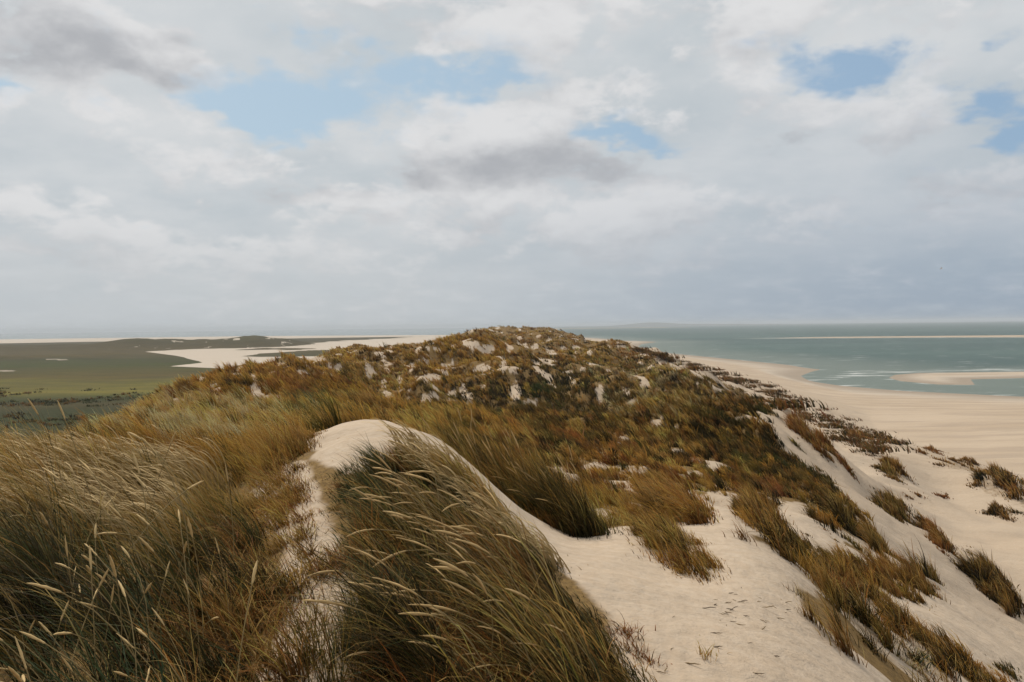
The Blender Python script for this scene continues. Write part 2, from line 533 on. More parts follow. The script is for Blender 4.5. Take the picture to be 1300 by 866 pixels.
def water_material():
    m, b = new_mat('sea_water')
    geo = b.n('ShaderNodeNewGeometry')
    pos = geo.outputs['Position']
    c = b.n('ShaderNodeSeparateColor')
    b.put(c.inputs[0], b.attr('cover').outputs['Color'])
    shallow, foam, calm = c.outputs[0], c.outputs[1], c.outputs[2]
    band = b.noise(b.mapping(pos, (.002, .011, 1)), 1.0, 5, .55)
    deep = b.mix(b.ss(band, .35, .65), (.028, .06, .052), (.052, .094, .08))
    col = b.mix(b.mul(shallow, .8), deep, (.14, .165, .14))
    streak = b.noise(b.mapping(pos, (.035, .16, 1), (0, 0, .1)), 1.0, 6, .7)
    caps = b.ss(streak, .60, .67)
    fo = b.m('MAXIMUM', b.mul(caps, .65), b.ss(b.add(b.mul(foam, 1.0), b.mul(b.sub(streak, .5), 1.6)), .45, .75))
    col = b.mix(fo, col, (.62, .63, .61))
    p = b.n('ShaderNodeBsdfPrincipled')
    b.put(p.inputs['Base Color'], col)
    rough = b.m('MULTIPLY_ADD', calm, -.25, .42)
    b.put(p.inputs['Roughness'], rough)
    p.inputs['IOR'].default_value = 1.33
    b.put(p.inputs['Specular IOR Level'], b.m('MULTIPLY_ADD', calm, .35, .15))
    wv = b.noise(b.mapping(pos, (.35, .9, 1), (0, 0, .2)), 1.0, 4, .6)
    nrm = b.bump(wv, .6, .5)
    b.put(p.inputs['Normal'], nrm)
    b.out(p.outputs[0])
    return m


MAT_SAND = sand_material()
MAT_WATER = water_material()


# ------------------------------------------------------------------ mesh helpers
def mesh_from(name, verts, quads=None, tris=None, mat=None, attrs=None, smooth_shade=True):
    me = bpy.data.meshes.new(name)
    nq = 0 if quads is None else len(quads)
    ntr = 0 if tris is None else len(tris)
    me.vertices.add(len(verts))
    me.vertices.foreach_set('co', np.ascontiguousarray(verts, np.float32).ravel())
    loops = []
    if nq:
        loops.append(np.asarray(quads, np.int32).ravel())
    if ntr:
        loops.append(np.asarray(tris, np.int32).ravel())
    loops = np.concatenate(loops)
    me.loops.add(len(loops))
    me.loops.foreach_set('vertex_index', loops)
    me.polygons.add(nq + ntr)
    starts = np.concatenate([np.arange(nq) * 4, nq * 4 + np.arange(ntr) * 3]).astype(np.int32)
    me.polygons.foreach_set('loop_start', starts)
    if smooth_shade:
        me.polygons.foreach_set('use_smooth', np.ones(nq + ntr, bool))
    for an, av in (attrs or {}).items():
        a = me.attributes.new(an, 'FLOAT_COLOR', 'POINT')
        c4 = np.ones((len(verts), 4), np.float32)
        c4[:, :3] = av
        a.data.foreach_set('color', c4.ravel())
    me.update(calc_edges=True)
    if mat:
        me.materials.append(mat)
    return me


def tag(o, label=None, cat=None, group=None, kind=None):
    for k, v in (('label', label), ('category', cat), ('group', group), ('kind', kind)):
        if v:
            o[k] = v
    return o


def link(name, me, loc=(0, 0, 0), parent=None):
    o = bpy.data.objects.new(name, me)
    o.location = loc
    COL.objects.link(o)
    if parent is not None:
        o.parent = parent
    return o


# ------------------------------------------------------------------ ground sheet
def polar_sheet(thetas, rads):
    T, R = np.meshgrid(thetas, rads)
    x = R * np.sin(T)
    y = R * np.cos(T)
    nr, nt_ = T.shape
    i = np.arange(nr - 1)[:, None] * nt_ + np.arange(nt_ - 1)[None]
    quads = np.stack([i, i + 1, i + nt_ + 1, i + nt_], -1).reshape(-1, 4)[:, ::-1]
    return x.ravel(), y.ravel(), quads


MARSH_TONES = [  # (v of photo row, tone) on the plain
    (424, (.11, .10, .06)), (433, (.075, .062, .038)), (441, (.085, .064, .038)), (450, (.10, .075, .042)), (456, (.06, .058, .034)), (463, (.06, .066, .028)), (472, (.085, .072, .03)),
    (478, (.11, .08, .034)), (485, (.14, .12, .036)), (497, (.17, .14, .04)), (503, (.08, .08, .028)), (508, (.038, .044, .02)), (514, (.07, .055, .03)), (522, (.036, .042, .02)), (620, (.05, .055, .025))]


def build_ground():
    fine_t = np.radians(np.linspace(-46, 46, 700))
    coarse = np.radians(np.concatenate([np.linspace(-180, -47, 60)]))
    th = np.concatenate([coarse, fine_t, -coarse[::-1]])
    rads = np.concatenate([[0.02], np.exp(np.linspace(math.log(.6), math.log(2600), 820)), np.exp(np.linspace(math.log(2700), math.log(16000), 30))])
    x, y, quads = polar_sheet(th, rads)
    z = height(x, y)
    cov, u, v = veg_cover(x, y, z)
    lsd = poly_sd(x, y, LAND)
    # plain
    n = fbm(x / 60, y / 60, 91, 4)
    xlf = np.interp(y, YS, XLF)
    left = (x < xlf + 8) & (z < 4.5) | ((y > 560) & (x < np.minimum(60, xlf + 8)))
    marsh = np.where(left & (lsd > 0), 1.0, 0.0) * smooth(20, 60, lsd)
    uu, vv = u, v
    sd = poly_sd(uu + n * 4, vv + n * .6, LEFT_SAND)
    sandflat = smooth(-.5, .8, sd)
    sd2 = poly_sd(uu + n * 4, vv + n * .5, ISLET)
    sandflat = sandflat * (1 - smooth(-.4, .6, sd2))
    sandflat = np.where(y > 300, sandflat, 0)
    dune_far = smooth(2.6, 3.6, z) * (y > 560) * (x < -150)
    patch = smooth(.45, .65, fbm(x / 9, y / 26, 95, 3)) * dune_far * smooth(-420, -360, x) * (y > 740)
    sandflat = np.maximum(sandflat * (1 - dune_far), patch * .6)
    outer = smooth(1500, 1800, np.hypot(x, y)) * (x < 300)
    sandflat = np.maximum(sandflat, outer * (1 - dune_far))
    marsh = marsh * (1 - sandflat)
    pool = ((uu - 8) / 14) ** 2 + ((vv - 471) / 1.2) ** 2 < 1
    pool |= ((uu - 72) / 18) ** 2 + ((vv - 456.5) / .9) ** 2 < 1
    marsh = np.where(pool & left, .5, marsh)
    wet_haze = np.where(z < 1.9, smooth(.9, .15, z), 0) * .9
    wet_haze = np.maximum(wet_haze, np.where((y > 300) & (x < 60), .85, 0))  # far sand paled: haze put into its colour
    wet_haze = np.maximum(wet_haze, smooth(-4, 6, poly_sd(uu, vv, [(270, 452), (430, 447), (430, 456), (300, 458)])) * (y > 300) * .4)
    marsh = np.where((x > 0) & (y < 1000), 0, marsh)
    tv = np.array([t[0] for t in MARSH_TONES], float)
    tc = np.array([t[1] for t in MARSH_TONES], float)
    vt = vv + .012 * (uu - 100) + n * 2.5
    tone = np.stack([np.interp(vt, tv, tc[:, k]) for k in range(3)], -1)
    m2 = smooth(-.2, .5, fbm(x / 45, y / 45, 97, 3))[:, None]
    tone = tone * np.array([.86, .90, .70]) * (1 - .25 * m2) + np.array([.07, .055, .03]) * .25 * m2
    for P_ in UNDER:
        lo_, hi_ = P_.min(0) - 2, P_.max(0) + 2
        k_ = np.nonzero((x > lo_[0]) & (x < hi_[0]) & (y > lo_[1]) & (y < hi_[1]))[0]
        q_ = poly_sd(x[k_], y[k_], P_) + .35 * fbm(x[k_] / .7, y[k_] / .7, 701, 3)
        cov[k_] = np.maximum(cov[k_], .5 * smooth(-.3, .4, q_))
    cover = np.stack([cov, np.clip(marsh, 0, 1), wet_haze], -1)
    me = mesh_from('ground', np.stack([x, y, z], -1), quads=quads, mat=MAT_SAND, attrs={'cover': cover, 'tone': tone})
    o = link('ground', me)
    tag(o, kind='structure')
    return o


def build_sea():
    th = np.radians(np.concatenate([np.linspace(-180, -47, 40), np.linspace(-46, 46, 420), np.linspace(47, 180, 40)]))
    rads = np.concatenate([np.exp(np.linspace(math.log(90), math.log(2500), 330)), np.exp(np.linspace(math.log(2600), math.log(16000), 30))])
    x, y, quads = polar_sheet(th, rads)
    g = height(x, y, False)
    sh = smooth(-2.4, -.1, g)
    fo = smooth(-.5, -.03, g) * .42
    wave = smooth(30, 3, np.abs(-poly_sd(x, y, SPIT) - 13)) * (y > 300) * .5
    wave = np.maximum(wave, smooth(70, 8, -poly_sd(x, y, BAR)) * .5)
    fo = np.maximum(fo, wave)
    calm = smooth(200, -400, x - .05 * y) * (y > 900)
    me = mesh_from('sea', np.stack([x, y, np.zeros_like(x)], -1), quads=quads, mat=MAT_WATER, attrs={'cover': np.stack([sh, fo, calm], -1)})
    tag(link('sea', me), kind='structure')


build_sea()

# far coast on the horizon
def build_coast():
    m, b = new_mat('far_coast')
    p = b.n('ShaderNodeBsdfPrincipled')
    b.put(p.inputs['Base Color'], b.mix(b.noise(b.n('ShaderNodeNewGeometry').outputs['Position'], .004, 4), (.05, .055, .045), (.09, .085, .06)))
    p.inputs['Roughness'].default_value = .9
    b.out(p.outputs[0])
    xs = np.linspace(400, 4300, 160)
    prof = 5 + 3 * fbm(xs / 300, xs * 0, 5, 3) + 34 * np.exp(-((xs - 1660) / 330) ** 2) + 12 * np.exp(-((xs - 2300) / 700) ** 2)
    prof = np.maximum(prof, .5) * smooth(380, 700, xs) * smooth(4300, 3300, xs)
    ys = np.array([-600, -350, -150, 0, 200, 600.])
    k = np.array([0, .45, .85, 1, .6, 0])
    V = np.array([[x_, 9500 + dy, p_ * kk - .5] for x_, p_ in zip(xs, prof) for dy, kk in zip(ys, k)])
    nk = len(ys)
    i = np.arange(len(xs) - 1)[:, None] * nk + np.arange(nk - 1)[None]
    q = np.stack([i, i + nk, i + nk + 1, i + 1], -1).reshape(-1, 4)
    tag(link('hills', mesh_from('hills', V, quads=q, mat=m)), kind='structure')


build_coast()

# ------------------------------------------------------------------ grass
WIND = math.pi + .12          # azimuth (math angle in x,y) that the blades are bent to: from the sea to the land


def blades(roots, L, w, az, b0, b1, cbase, ctip, K=4, power=1.25, taper=.75):
    """bent tapering blades -> verts, quads, tris, colours"""
    N = len(roots)
    t = np.linspace(0, 1, K + 1)
    tm = (t[:-1] + t[1:]) / 2
    th = b0[:, None] + (b1 - b0)[:, None] * tm[None] ** power
    step = (L / K)[:, None]
    horiz = np.concatenate([np.zeros((N, 1)), np.cumsum(np.sin(th) * step, 1)], 1)
    vert = np.concatenate([np.zeros((N, 1)), np.cumsum(np.cos(th) * step, 1)], 1)
    ca, sa = np.cos(az)[:, None], np.sin(az)[:, None]
    C = np.stack([roots[:, 0:1] + horiz * ca, roots[:, 1:2] + horiz * sa, roots[:, 2:3] + vert], -1)     # N,K+1,3
    tw = rng.uniform(0, math.pi, N)
    side = np.stack([np.cos(tw), np.sin(tw), rng.uniform(-.3, .3, N)], -1)
    wid = (w[:, None] * (1 - t[None, :K]) ** taper * .5)
    A = C[:, :K] - side[:, None] * wid[..., None]
    B = C[:, :K] + side[:, None] * wid[..., None]
    V = np.concatenate([np.stack([A, B], 2).reshape(N, 2 * K, 3), C[:, K:K + 1]], 1)
    nv = 2 * K + 1
    base = (np.arange(N) * nv)[:, None]
    q = np.concatenate([base + np.array([2 * k, 2 * k + 1, 2 * k + 3, 2 * k + 2])[None] for k in range(K - 1)], 1).reshape(-1, 4) if K > 1 else np.zeros((0, 4), int)
    tr = base + np.array([2 * K - 2, 2 * K - 1, 2 * K])[None]
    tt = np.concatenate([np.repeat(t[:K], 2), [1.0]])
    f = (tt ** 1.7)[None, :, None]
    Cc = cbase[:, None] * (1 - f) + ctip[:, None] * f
    return V.reshape(-1, 3), q, tr, Cc.reshape(-1, 3)


def join(parts):
    V, Q, T, C = [], [], [], []
    o = 0
    for v, q, t, c in parts:
        V.append(v)
        Q.append(q + o)
        T.append(t + o)
        C.append(c)
        o += len(v)
    return np.concatenate(V), np.concatenate(Q), np.concatenate(T), np.concatenate(C)


PAL = {  # base colour darkened for deep shade among the blades, dry tip colour
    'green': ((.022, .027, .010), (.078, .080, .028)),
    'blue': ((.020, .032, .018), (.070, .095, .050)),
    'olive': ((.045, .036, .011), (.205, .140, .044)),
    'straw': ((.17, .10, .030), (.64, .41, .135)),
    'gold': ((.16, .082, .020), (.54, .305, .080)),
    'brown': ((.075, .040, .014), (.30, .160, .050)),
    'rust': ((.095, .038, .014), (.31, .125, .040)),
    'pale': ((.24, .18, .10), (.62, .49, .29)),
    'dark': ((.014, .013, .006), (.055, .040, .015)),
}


def palette(n, weights):
    names = list(weights)
    p = np.array([weights[k] for k in names], float)
    idx = rng.choice(len(names), n, p=p / p.sum())
    b_ = np.array([PAL[k][0] for k in names])[idx]
    t_ = np.array([PAL[k][1] for k in names])[idx]
    j = rng.uniform(.72, 1.28, (n, 1))
    h = 1 + rng.normal(0, .05, (n, 3))
    return b_ * j * h, t_ * j * h


def sample_poly(poly, n):
    poly = np.asarray(poly)
    lo, hi = poly.min(0), poly.max(0)
    out = np.zeros((0, 2))
    while len(out) < n:
        q = rng.uniform(lo, hi, (n * 3, 2))
        out = np.concatenate([out, q[poly_sd(q[:, 0], q[:, 1], poly) > 0]])
    return out[:n]


def hero_grass(poly, n, L, weights, lean=(.15, 1.35), wid=.008, K=6, clump=.16, edge=.35, azs=.4, az0=WIND, front=None, gap=.4, streak=.13, tall=None):
    """a dense stand of blades over a footprint, rising in separate tufts with dark gaps between them"""
    nc = max(5, int(n / 75))
    cen = sample_poly(poly, nc)
    # thin the tufts out in patches
    pn = fbm(cen[:, 0] / .9, cen[:, 1] / .9, 401, 3)
    wgt = np.clip(1 + gap * 2.2 * pn, .12, 2.2) * rng.uniform(.5, 1.5, nc)
    k = rng.choice(nc, n, p=wgt / wgt.sum())
    rho = np.abs(rng.normal(0, .5, n))
    pa = rng.uniform(0, TAU, n)
    cr = clump * rng.uniform(.8, 2.1, nc)[k]
    out = np.stack([np.cos(pa), np.sin(pa)], -1)
    xy = cen[k] + out * (rho * cr)[:, None]
    hs = (rng.uniform(.55, 1.16, nc) * (1 + .25 * pn))[k]
    aj = (.45 * fbm(cen[:, 0] / 1.3, cen[:, 1] / 1.3, 411, 2) + rng.normal(0, .2, nc))[k]
    bj = (rng.normal(0, .16, nc) + .3 * fbm(cen[:, 0] / 1.1, cen[:, 1] / 1.1, 421, 2))[k]
    sd = poly_sd(xy[:, 0], xy[:, 1], poly)
    ed = np.clip((sd + .1) / edge, .35, 1)
    r0 = np.column_stack([xy, height(xy[:, 0], xy[:, 1]) - .02])
    ln = L * hs * ed * rng.uniform(.45, 1.15, n) * np.clip(1.1 - .35 * rho, .5, 1.1)
    if tall is not None:
        ln = ln * tall(xy)
    a_ = az0 + aj + rng.normal(0, azs, n)
    vx = np.cos(a_) + out[:, 0] * rho * .7
    vy = np.sin(a_) + out[:, 1] * rho * .7
    az = np.arctan2(vy, vx)
    b0 = np.abs(rng.normal(lean[0], .2, n))
    b1 = lean[1] + bj + rng.normal(0, .34, n)
    # each tuft keeps mostly to one colour
    names = list(weights)
    cbt, ctt = palette(nc, weights)
    cb, ct = palette(n, weights)
    own = (rng.random(n) < .62)[:, None]
    j = np.exp(rng.normal(0, .26, (n, 1)))
    cb = np.where(own, cbt[k], cb) * j
    ct = np.where(own, ctt[k], ct) * j
    if front is not None:
        cb, ct = front(xy, cb, ct)
    ct = ct * np.array([1.10, 1.0, .78])
    st = rng.random(n) < (streak(xy) if callable(streak) else streak)
    ct[st] = np.array([.64, .42, .14]) * rng.uniform(.75, 1.1, (st.sum(), 1))
    cb[st] = cb[st] * 2.0
    ln = np.where(st, ln * 1.12, ln)
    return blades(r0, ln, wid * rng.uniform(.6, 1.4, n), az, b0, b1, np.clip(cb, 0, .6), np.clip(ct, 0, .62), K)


def head_template(i, short=1.0):
    r = np.random.default_rng(100 + i)
    K = 14
    L = 1.12
    hl = r.uniform(.15, .22) * short
    b0, b1 = r.uniform(.05, .35), r.uniform(1.25, 1.95)
    if short < 1:
        b1 *= .74
    if i >= 6:
        b1 = r.uniform(.35, .8)
    t = np.concatenate([np.linspace(0, 1 - hl, 7), np.linspace(1 - hl + .012, 1, 8)])
    seg = np.diff(t)
    tm = (t[1:] + t[:-1]) / 2
    th = b0 + (b1 - b0) * tm ** 1.5
    px = np.concatenate([[0], np.cumsum(np.sin(th) * seg * L)])
    pz = np.concatenate([[0], np.cumsum(np.cos(th) * seg * L)])
    rad = np.where(t < 1 - hl + .001, .0028, 0)
    s = (t - (1 - hl)) / hl
    hr = r.uniform(.0062, .0098) * (.86 if short < 1 else .92)
    rad = np.where(t >= 1 - hl + .001, np.maximum(hr * np.sin(np.clip(s * .93 + .07, 0, 1) * math.pi) ** .55, .0012), rad)
    S = 6
    ang = np.arange(S) / S * TAU
    V, C = [], []
    for j in range(len(t)):
        tx, tz = (math.sin(th[min(j, len(th) - 1)]), math.cos(th[min(j, len(th) - 1)]))
        for a in ang:
            rr = rad[j] * (1 + (.18 * r.normal() if s[j] > 0 else 0))
            V.append((px[j] + math.cos(a) * rr * tz, math.sin(a) * rr, pz[j] - math.cos(a) * rr * tx))
            C.append(((.64, .46, .22) if short < 1 else (.56, .39, .18)) if s[j] > 0 else (.30, .22, .10))
    V = np.array(V)
    C = np.array(C) * r.uniform(.85, 1.1, (len(V), 1))
    i0 = np.arange(len(t) - 1)[:, None] * S + np.arange(S)[None]
    i1 = np.arange(len(t) - 1)[:, None] * S + (np.arange(S)[None] + 1) % S
    Q = np.stack([i0, i1, i1 + S, i0 + S], -1).reshape(-1, 4)
    return mesh_from('seed_head', V, quads=Q, mat=MAT_HEAD, attrs={'tint': C})


HEADS = [head_template(i) for i in range(9)]
HEADS_SMALL = [head_template(i, .64) for i in range(9)]


def add_heads(root, poly, n, scale, upright=.2, az0=WIND, azs=.5, pts=None, kinds=HEADS):
    xy = sample_poly(poly, n) if pts is None else np.asarray(pts)
    z = height(xy[:, 0], xy[:, 1])
    for (x_, y_), z_ in zip(xy, z):
        me = kinds[rng.integers(6, 9)] if rng.random() < upright else kinds[rng.integers(0, 6)]
        o = bpy.data.objects.new('seed_head', me)
        o.parent = root
        o.location = (x_ - root.location.x, y_ - root.location.y, z_ - .03 - root.location.z)
        o.rotation_euler = (rng.normal(0, .2), rng.normal(0, .2), az0 + rng.normal(0, azs))
        s_ = scale * rng.uniform(.7, 1.18)
        o.scale = (s_, s_, s_)
        COL.objects.link(o)


def grass_thing(name, label, cat, parts, poly, group=None, heads=0, hscale=1.0, hpts=None, **hk):
    poly = np.asarray(poly)
    c = poly.mean(0)
    cz = float(height(c[0], c[1])[0])
    loc = np.array([c[0], c[1], cz])
    V, Q, T, C = join(parts)
    me = mesh_from('blades', V - loc, quads=Q, tris=T, mat=MAT_GRASS, attrs={'tint': C})
    if heads or hpts is not None:
        root = link(name, None, loc)
        root.empty_display_size = .3
        link('blades', me, parent=root)
        add_heads(root, poly, heads, hscale, pts=hpts, **hk)
    else:
        root = link(name, me, loc)
    return tag(root, label, cat, group)


# --- the two big near stands and the one behind the sand crest
def mound_front(xy, cb, ct):
    """straw on the crown of the mound, shade-darkened green on its near side, dead and rusty close to the path"""
    f = smooth(5.0, 7.2, xy[:, 1] + .7 * fbm(xy[:, 0] / .8, xy[:, 1] / .8, 201, 2))[:, None]
    g = np.where(rng.random((len(xy), 1)) < .5, np.array([PAL['straw'][1]]), np.array([PAL['gold'][1]])) * rng.uniform(.6, 1.15, (len(xy), 1))
    sel = rng.random((len(xy), 1)) < .78 * f
    ct = np.where(sel, g, ct)
    cb = np.where(sel, cb * 1.5, cb)
    return cb, ct


def mound_tall(p):
    h = 1 - .25 * smooth(3.9, 2.4, p[:, 1])
    return h * (1 - .42 * smooth(6.6, 8.6, p[:, 1]) * smooth(-5.4, -3.4, p[:, 0])) * (1 - .15 * smooth(8, 9.5, p[:, 1]))


parts = [
    hero_grass(MOUND, 34000, .9, {'green': 7, 'olive': 2, 'blue': 3, 'straw': .3, 'brown': 1, 'dark': 7}, lean=(.2, 1.4), front=mound_front, wid=.0088, gap=.6, streak=lambda p: .025 + .2 * smooth(5.2, 7.2, p[:, 1]),  # near-side shade put into the colour by the heavy dark weight
               tall=mound_tall),
    hero_grass([(-1.0, 2.4), (-1.2, 4.2), (-1.9, 6.4), (-2.7, 8), (-3.4, 7.9), (-2.6, 5.8), (-2.0, 3.6), (-1.9, 2.2)], 6500, .5, {'rust': 2, 'brown': 4, 'straw': 2, 'olive': 2}, lean=(.35, 1.6), azs=1.3),
    hero_grass([(-.85, 2.2), (-1.0, 4.4), (-1.25, 5.2), (-1.7, 5.2), (-1.5, 2.2)], 2600, .44, {'rust': 1.5, 'brown': 4, 'straw': 2, 'olive': 2}, lean=(.35, 1.4), azs=1.2, edge=.15),
    hero_grass([(-2.3, 8.2), (-2.3, 9.2), (-2.55, 10.3), (-2.9, 11.2), (-3.5, 10.4), (-3.0, 8.8), (-2.6, 8.0)], 2800, .5, {'gold': 4, 'brown': 3, 'rust': 1, 'straw': 2}, lean=(.25, 1.3), azs=.7),
    hero_grass([(-1.25, 5.2), (-1.7, 7.0), (-2.1, 8.3), (-2.6, 8.3), (-2.1, 6.9), (-1.5, 5.2)], 1300, .36, {'gold': 3, 'brown': 4, 'rust': 1.5, 'straw': 2}, lean=(.35, 1.4), azs=1.0),
    hero_grass([(-3.2, 2.4), (-1.4, 2.4), (-1.6, 3.9), (-2.8, 3.6)], 2600, .55, {'rust': 3, 'brown': 4, 'straw': 1.5, 'olive': 1}, lean=(.4, 1.7), azs=1.4),
    hero_grass([(-8.4, 7), (-7.4, 10.4), (-4.6, 10.6), (-3.3, 9.6), (-3.3, 8.6), (-5, 7.2)], 13000, 1.0, {'straw': 5, 'gold': 4, 'olive': 2, 'green': 1}, lean=(.4, 1.55), tall=mound_tall),
    hero_grass([(-.7, 2.2), (-.8, 4.2), (-1.2, 5.6), (-1.9, 7.4), (-2.5, 9.3), (-3.1, 9.3), (-2.5, 7.6), (-1.75, 6), (-1.3, 4.6), (-1.1, 2.2)], 1000, .3, {'rust': 2, 'brown': 3, 'straw': 3, 'olive': 1}, lean=(.4, 1.3), azs=1.6),
    hero_grass([(-1.5, 5.6), (-2.0, 7.4), (-2.5, 9.4), (-3.0, 9.4), (-2.6, 7.6), (-1.8, 5.8)], 2200, .38, {'rust': 1, 'brown': 3, 'gold': 4, 'straw': 2}, lean=(.4, 1.5), azs=.7),
]
mound_heads = np.concatenate([sample_poly([(-1.6, 4.6), (-2.3, 6.4), (-4.2, 6.4), (-3.6, 4.6), (-2.6, 4.2)], 22), sample_poly([(-2.5, 6.6), (-3.4, 9.0), (-6, 9.2), (-6, 6.6)], 14)])
front_heads = sample_poly([(-.98, 2.6), (-1.3, 3.6), (-1.6, 4.5), (-2.7, 4.6), (-2.45, 3.7), (-1.9, 2.7)], 64)
mound = grass_thing('grass_mound', 'tall wind-bent dune grass left of the sandy path, golden crown, dark green front', 'dune grass', parts, MOUND,
                    hpts=mound_heads, hscale=1.1, upright=.12, azs=.9, kinds=HEADS_SMALL)
add_heads(mound, None, 0, .80, upright=.22, azs=1.3, pts=front_heads, kinds=HEADS_SMALL)
# more ears than one could list: one part
def head_mass(root, poly, n, scale):
    xy = sample_poly(poly, n)
    z = height(xy[:, 0], xy[:, 1])
    L = scale * rng.uniform(.85, 1.15, n)
    az = WIND + rng.normal(0, .35, n)
    loc = np.array(root.location)
    r0 = np.column_stack([xy, z]) - loc
    cb = np.tile((.28, .2, .09), (n, 1))
    ct = np.tile((.62, .45, .22), (n, 1)) * rng.uniform(.65, 1.1, (n, 1))
    V, Q, T, C = blades(r0, L, np.full(n, .015), az, np.abs(rng.normal(.3, .12, n)), rng.normal(1.65, .2, n), cb, ct, 9, 1.5, .2)
    o = link('ears', mesh_from('ears', V, quads=Q, tris=T, mat=MAT_HEAD, attrs={'tint': C}), parent=root)
    o['kind'] = 'stuff'


head_mass(mound, [(-2.9, 7.2), (-3.4, 9.6), (-4.6, 10.6), (-7.4, 10.2), (-8.2, 7), (-5, 6.6)], 2600, .74)

back = lambda p: 1 - .68 * smooth(4.9, 7.6, p[:, 1])
parts = [
    hero_grass(CENTRE, 17000, .86, {'green': 2.5, 'blue': 1.5, 'olive': 3, 'dark': 4, 'straw': .8, 'brown': 2.2}, lean=(.28, 1.5), wid=.0088, gap=.6, streak=.11, tall=back),
    hero_grass([(-1.7, 7.7), (-1.1, 5.6), (-.75, 5.4), (-.7, 6.6), (-.9, 7.4), (-1.3, 8.0)], 3400, .46, {'blue': 4, 'green': 4, 'olive': 1}, lean=(.35, 1.5), streak=.04),
    hero_grass([(-.75, 3.0), (-.85, 4.4), (-.1, 5.6), (.2, 4.6), (.2, 3.2)], 4500, .55, {'rust': 3, 'brown': 4, 'straw': 2, 'olive': 1}, lean=(.4, 1.6), azs=1.4),
    hero_grass([(-1.3, 8.6), (-.5, 8.5), (.1, 7.8), (.5, 7.0), (.2, 6.5), (-.4, 7.3), (-1.2, 8.0)], 3200, .46, {'straw': 4, 'gold': 3, 'olive': 2}, lean=(.45, 1.4)),
    hero_grass([(.1, 3.6), (.4, 5.6), (.62, 5.2), (.72, 4.4), (.6, 3.4)], 1500, .5, {'rust': 1, 'brown': 4, 'straw': 1, 'dark': 2}, lean=(.5, 1.9), azs=1.0),
]
ch = np.concatenate([sample_poly([(-.35, 3.7), (-.7, 6.2), (-.1, 6.5), (.42, 5.4), (.5, 3.7)], 98)])
centre = grass_thing('grass_clump', 'big windswept grass clump full of straw ears between the path and the smooth sand hollow', 'dune grass', parts, CENTRE,
                     hpts=ch, hscale=.92, upright=.03, azs=.5)
head_mass(centre, [(-1.4, 8.5), (-.5, 8.4), (.15, 7.6), (.5, 6.8), (.2, 6.4), (-.9, 7.6)], 420, .44)

parts = [hero_grass(DARK, 13000, 1.18, {'olive': 2.5, 'brown': 1.5, 'gold': .8, 'green': 2.5, 'dark': 6}, lean=(.2, 1.1), wid=.0105, gap=.3, streak=.05),
         hero_grass([(-1.1, 13.4), (-1.1, 12), (-.6, 11.2), (.2, 11.6), (.2, 13.4)], 1800, 1.15, {'gold': 4, 'straw': 2, 'brown': 1}, lean=(.3, 1.35), wid=.0105),
         hero_grass([(-.3, 11), (.5, 9.4), (1.0, 9.2), (.9, 10)], 900, .5, {'rust': 2, 'brown': 3}, lean=(.3, 1.3), azs=1.2)]
dk = grass_thing('grass_clump', 'dark olive grass clump with upward slanting ears just behind the bare sand crest', 'dune grass', parts, DARK, heads=60, hscale=.95, upright=.75, azs=.3)

# thin upright stalks by the path
UPR = [(-.88, 3.3), (-1.0, 4.6), (-1.25, 5.6), (-.85, 5.7), (-.6, 4.8), (-.5, 3.3)]
grass_thing('rush_clump', 'sparse thin upright green stalks between the path and the big clump with ears', 'rushes',
            [hero_grass(UPR, 900, 1.05, {'blue': 3, 'green': 3, 'olive': 2, 'rust': 1}, lean=(.1, .4), azs=1.5, wid=.007),
             hero_grass(UPR, 900, .45, {'rust': 3, 'brown': 3, 'straw': 2}, lean=(.3, 1.2), azs=1.5)], UPR)


UNDER = []


def clump(label, pix, n, L, weights, name='grass_tuft', cat='grass tuft', lean=(.15, 1.1), K=4, wid=None, group=None, **kw):
    poly = np.array(gpoly(pix))
    UNDER.append(poly)
    d = np.hypot(*poly.mean(0))
    w = wid or max(.008, .0011 * d)
    return grass_thing(name, label, cat, [hero_grass(poly, n, L, weights, lean=lean, wid=w, K=K, clump=max(.14, .008 * d), edge=max(.3, .01 * d), **kw)], poly, group)


clump('shaggy straw tuft of grass standing alone in the smooth near sand hollow', [(800, 672), (850, 672), (890, 690), (915, 725), (900, 742), (860, 728), (815, 700)], 2600, .5,
      {'gold': 3, 'brown': 3, 'straw': 2, 'dark': 1}, lean=(.2, 1.2))
clump('rounded shaggy brown tussock directly behind the lone tuft in the sand hollow', [(800, 660), (835, 640), (880, 640), (905, 655), (890, 668), (840, 668)], 4200, .95,
      {'gold': 4, 'brown': 3, 'rust': 1.5, 'dark': 1}, name='grass_tussock', lean=(.3, 1.5))
clump('dark dense grass bank to the right of the steep sand gully', [(935, 640), (965, 640), (1000, 668), (1025, 705), (1010, 716), (970, 705), (945, 680)], 3800, .75,
      {'dark': 4, 'brown': 3, 'olive': 2, 'gold': 2}, name='grass_bank', lean=(.15, 1.1))
clump('sparse spiky grass with bare stems on the right rim of the near sand hollow', [(1000, 760), (1050, 745), (1090, 790), (1120, 845), (1090, 852), (1040, 815)], 750, .55,
      {'straw': 3, 'brown': 2, 'rust': 1, 'olive': 2}, lean=(.15, .8))
clump('long dark swath of grass running down the slope beside the near sand hollow', [(1010, 722), (1040, 712), (1090, 730), (1140, 770), (1190, 815), (1240, 866), (1250, 900), (1150, 900), (1115, 845), (1075, 790), (1040, 755)], 5000, .48,
      {'brown': 4, 'olive': 3, 'dark': 5, 'gold': 2, 'rust': 1}, name='grass_bank', lean=(.15, 1.1), gap=1.6, azs=.8)
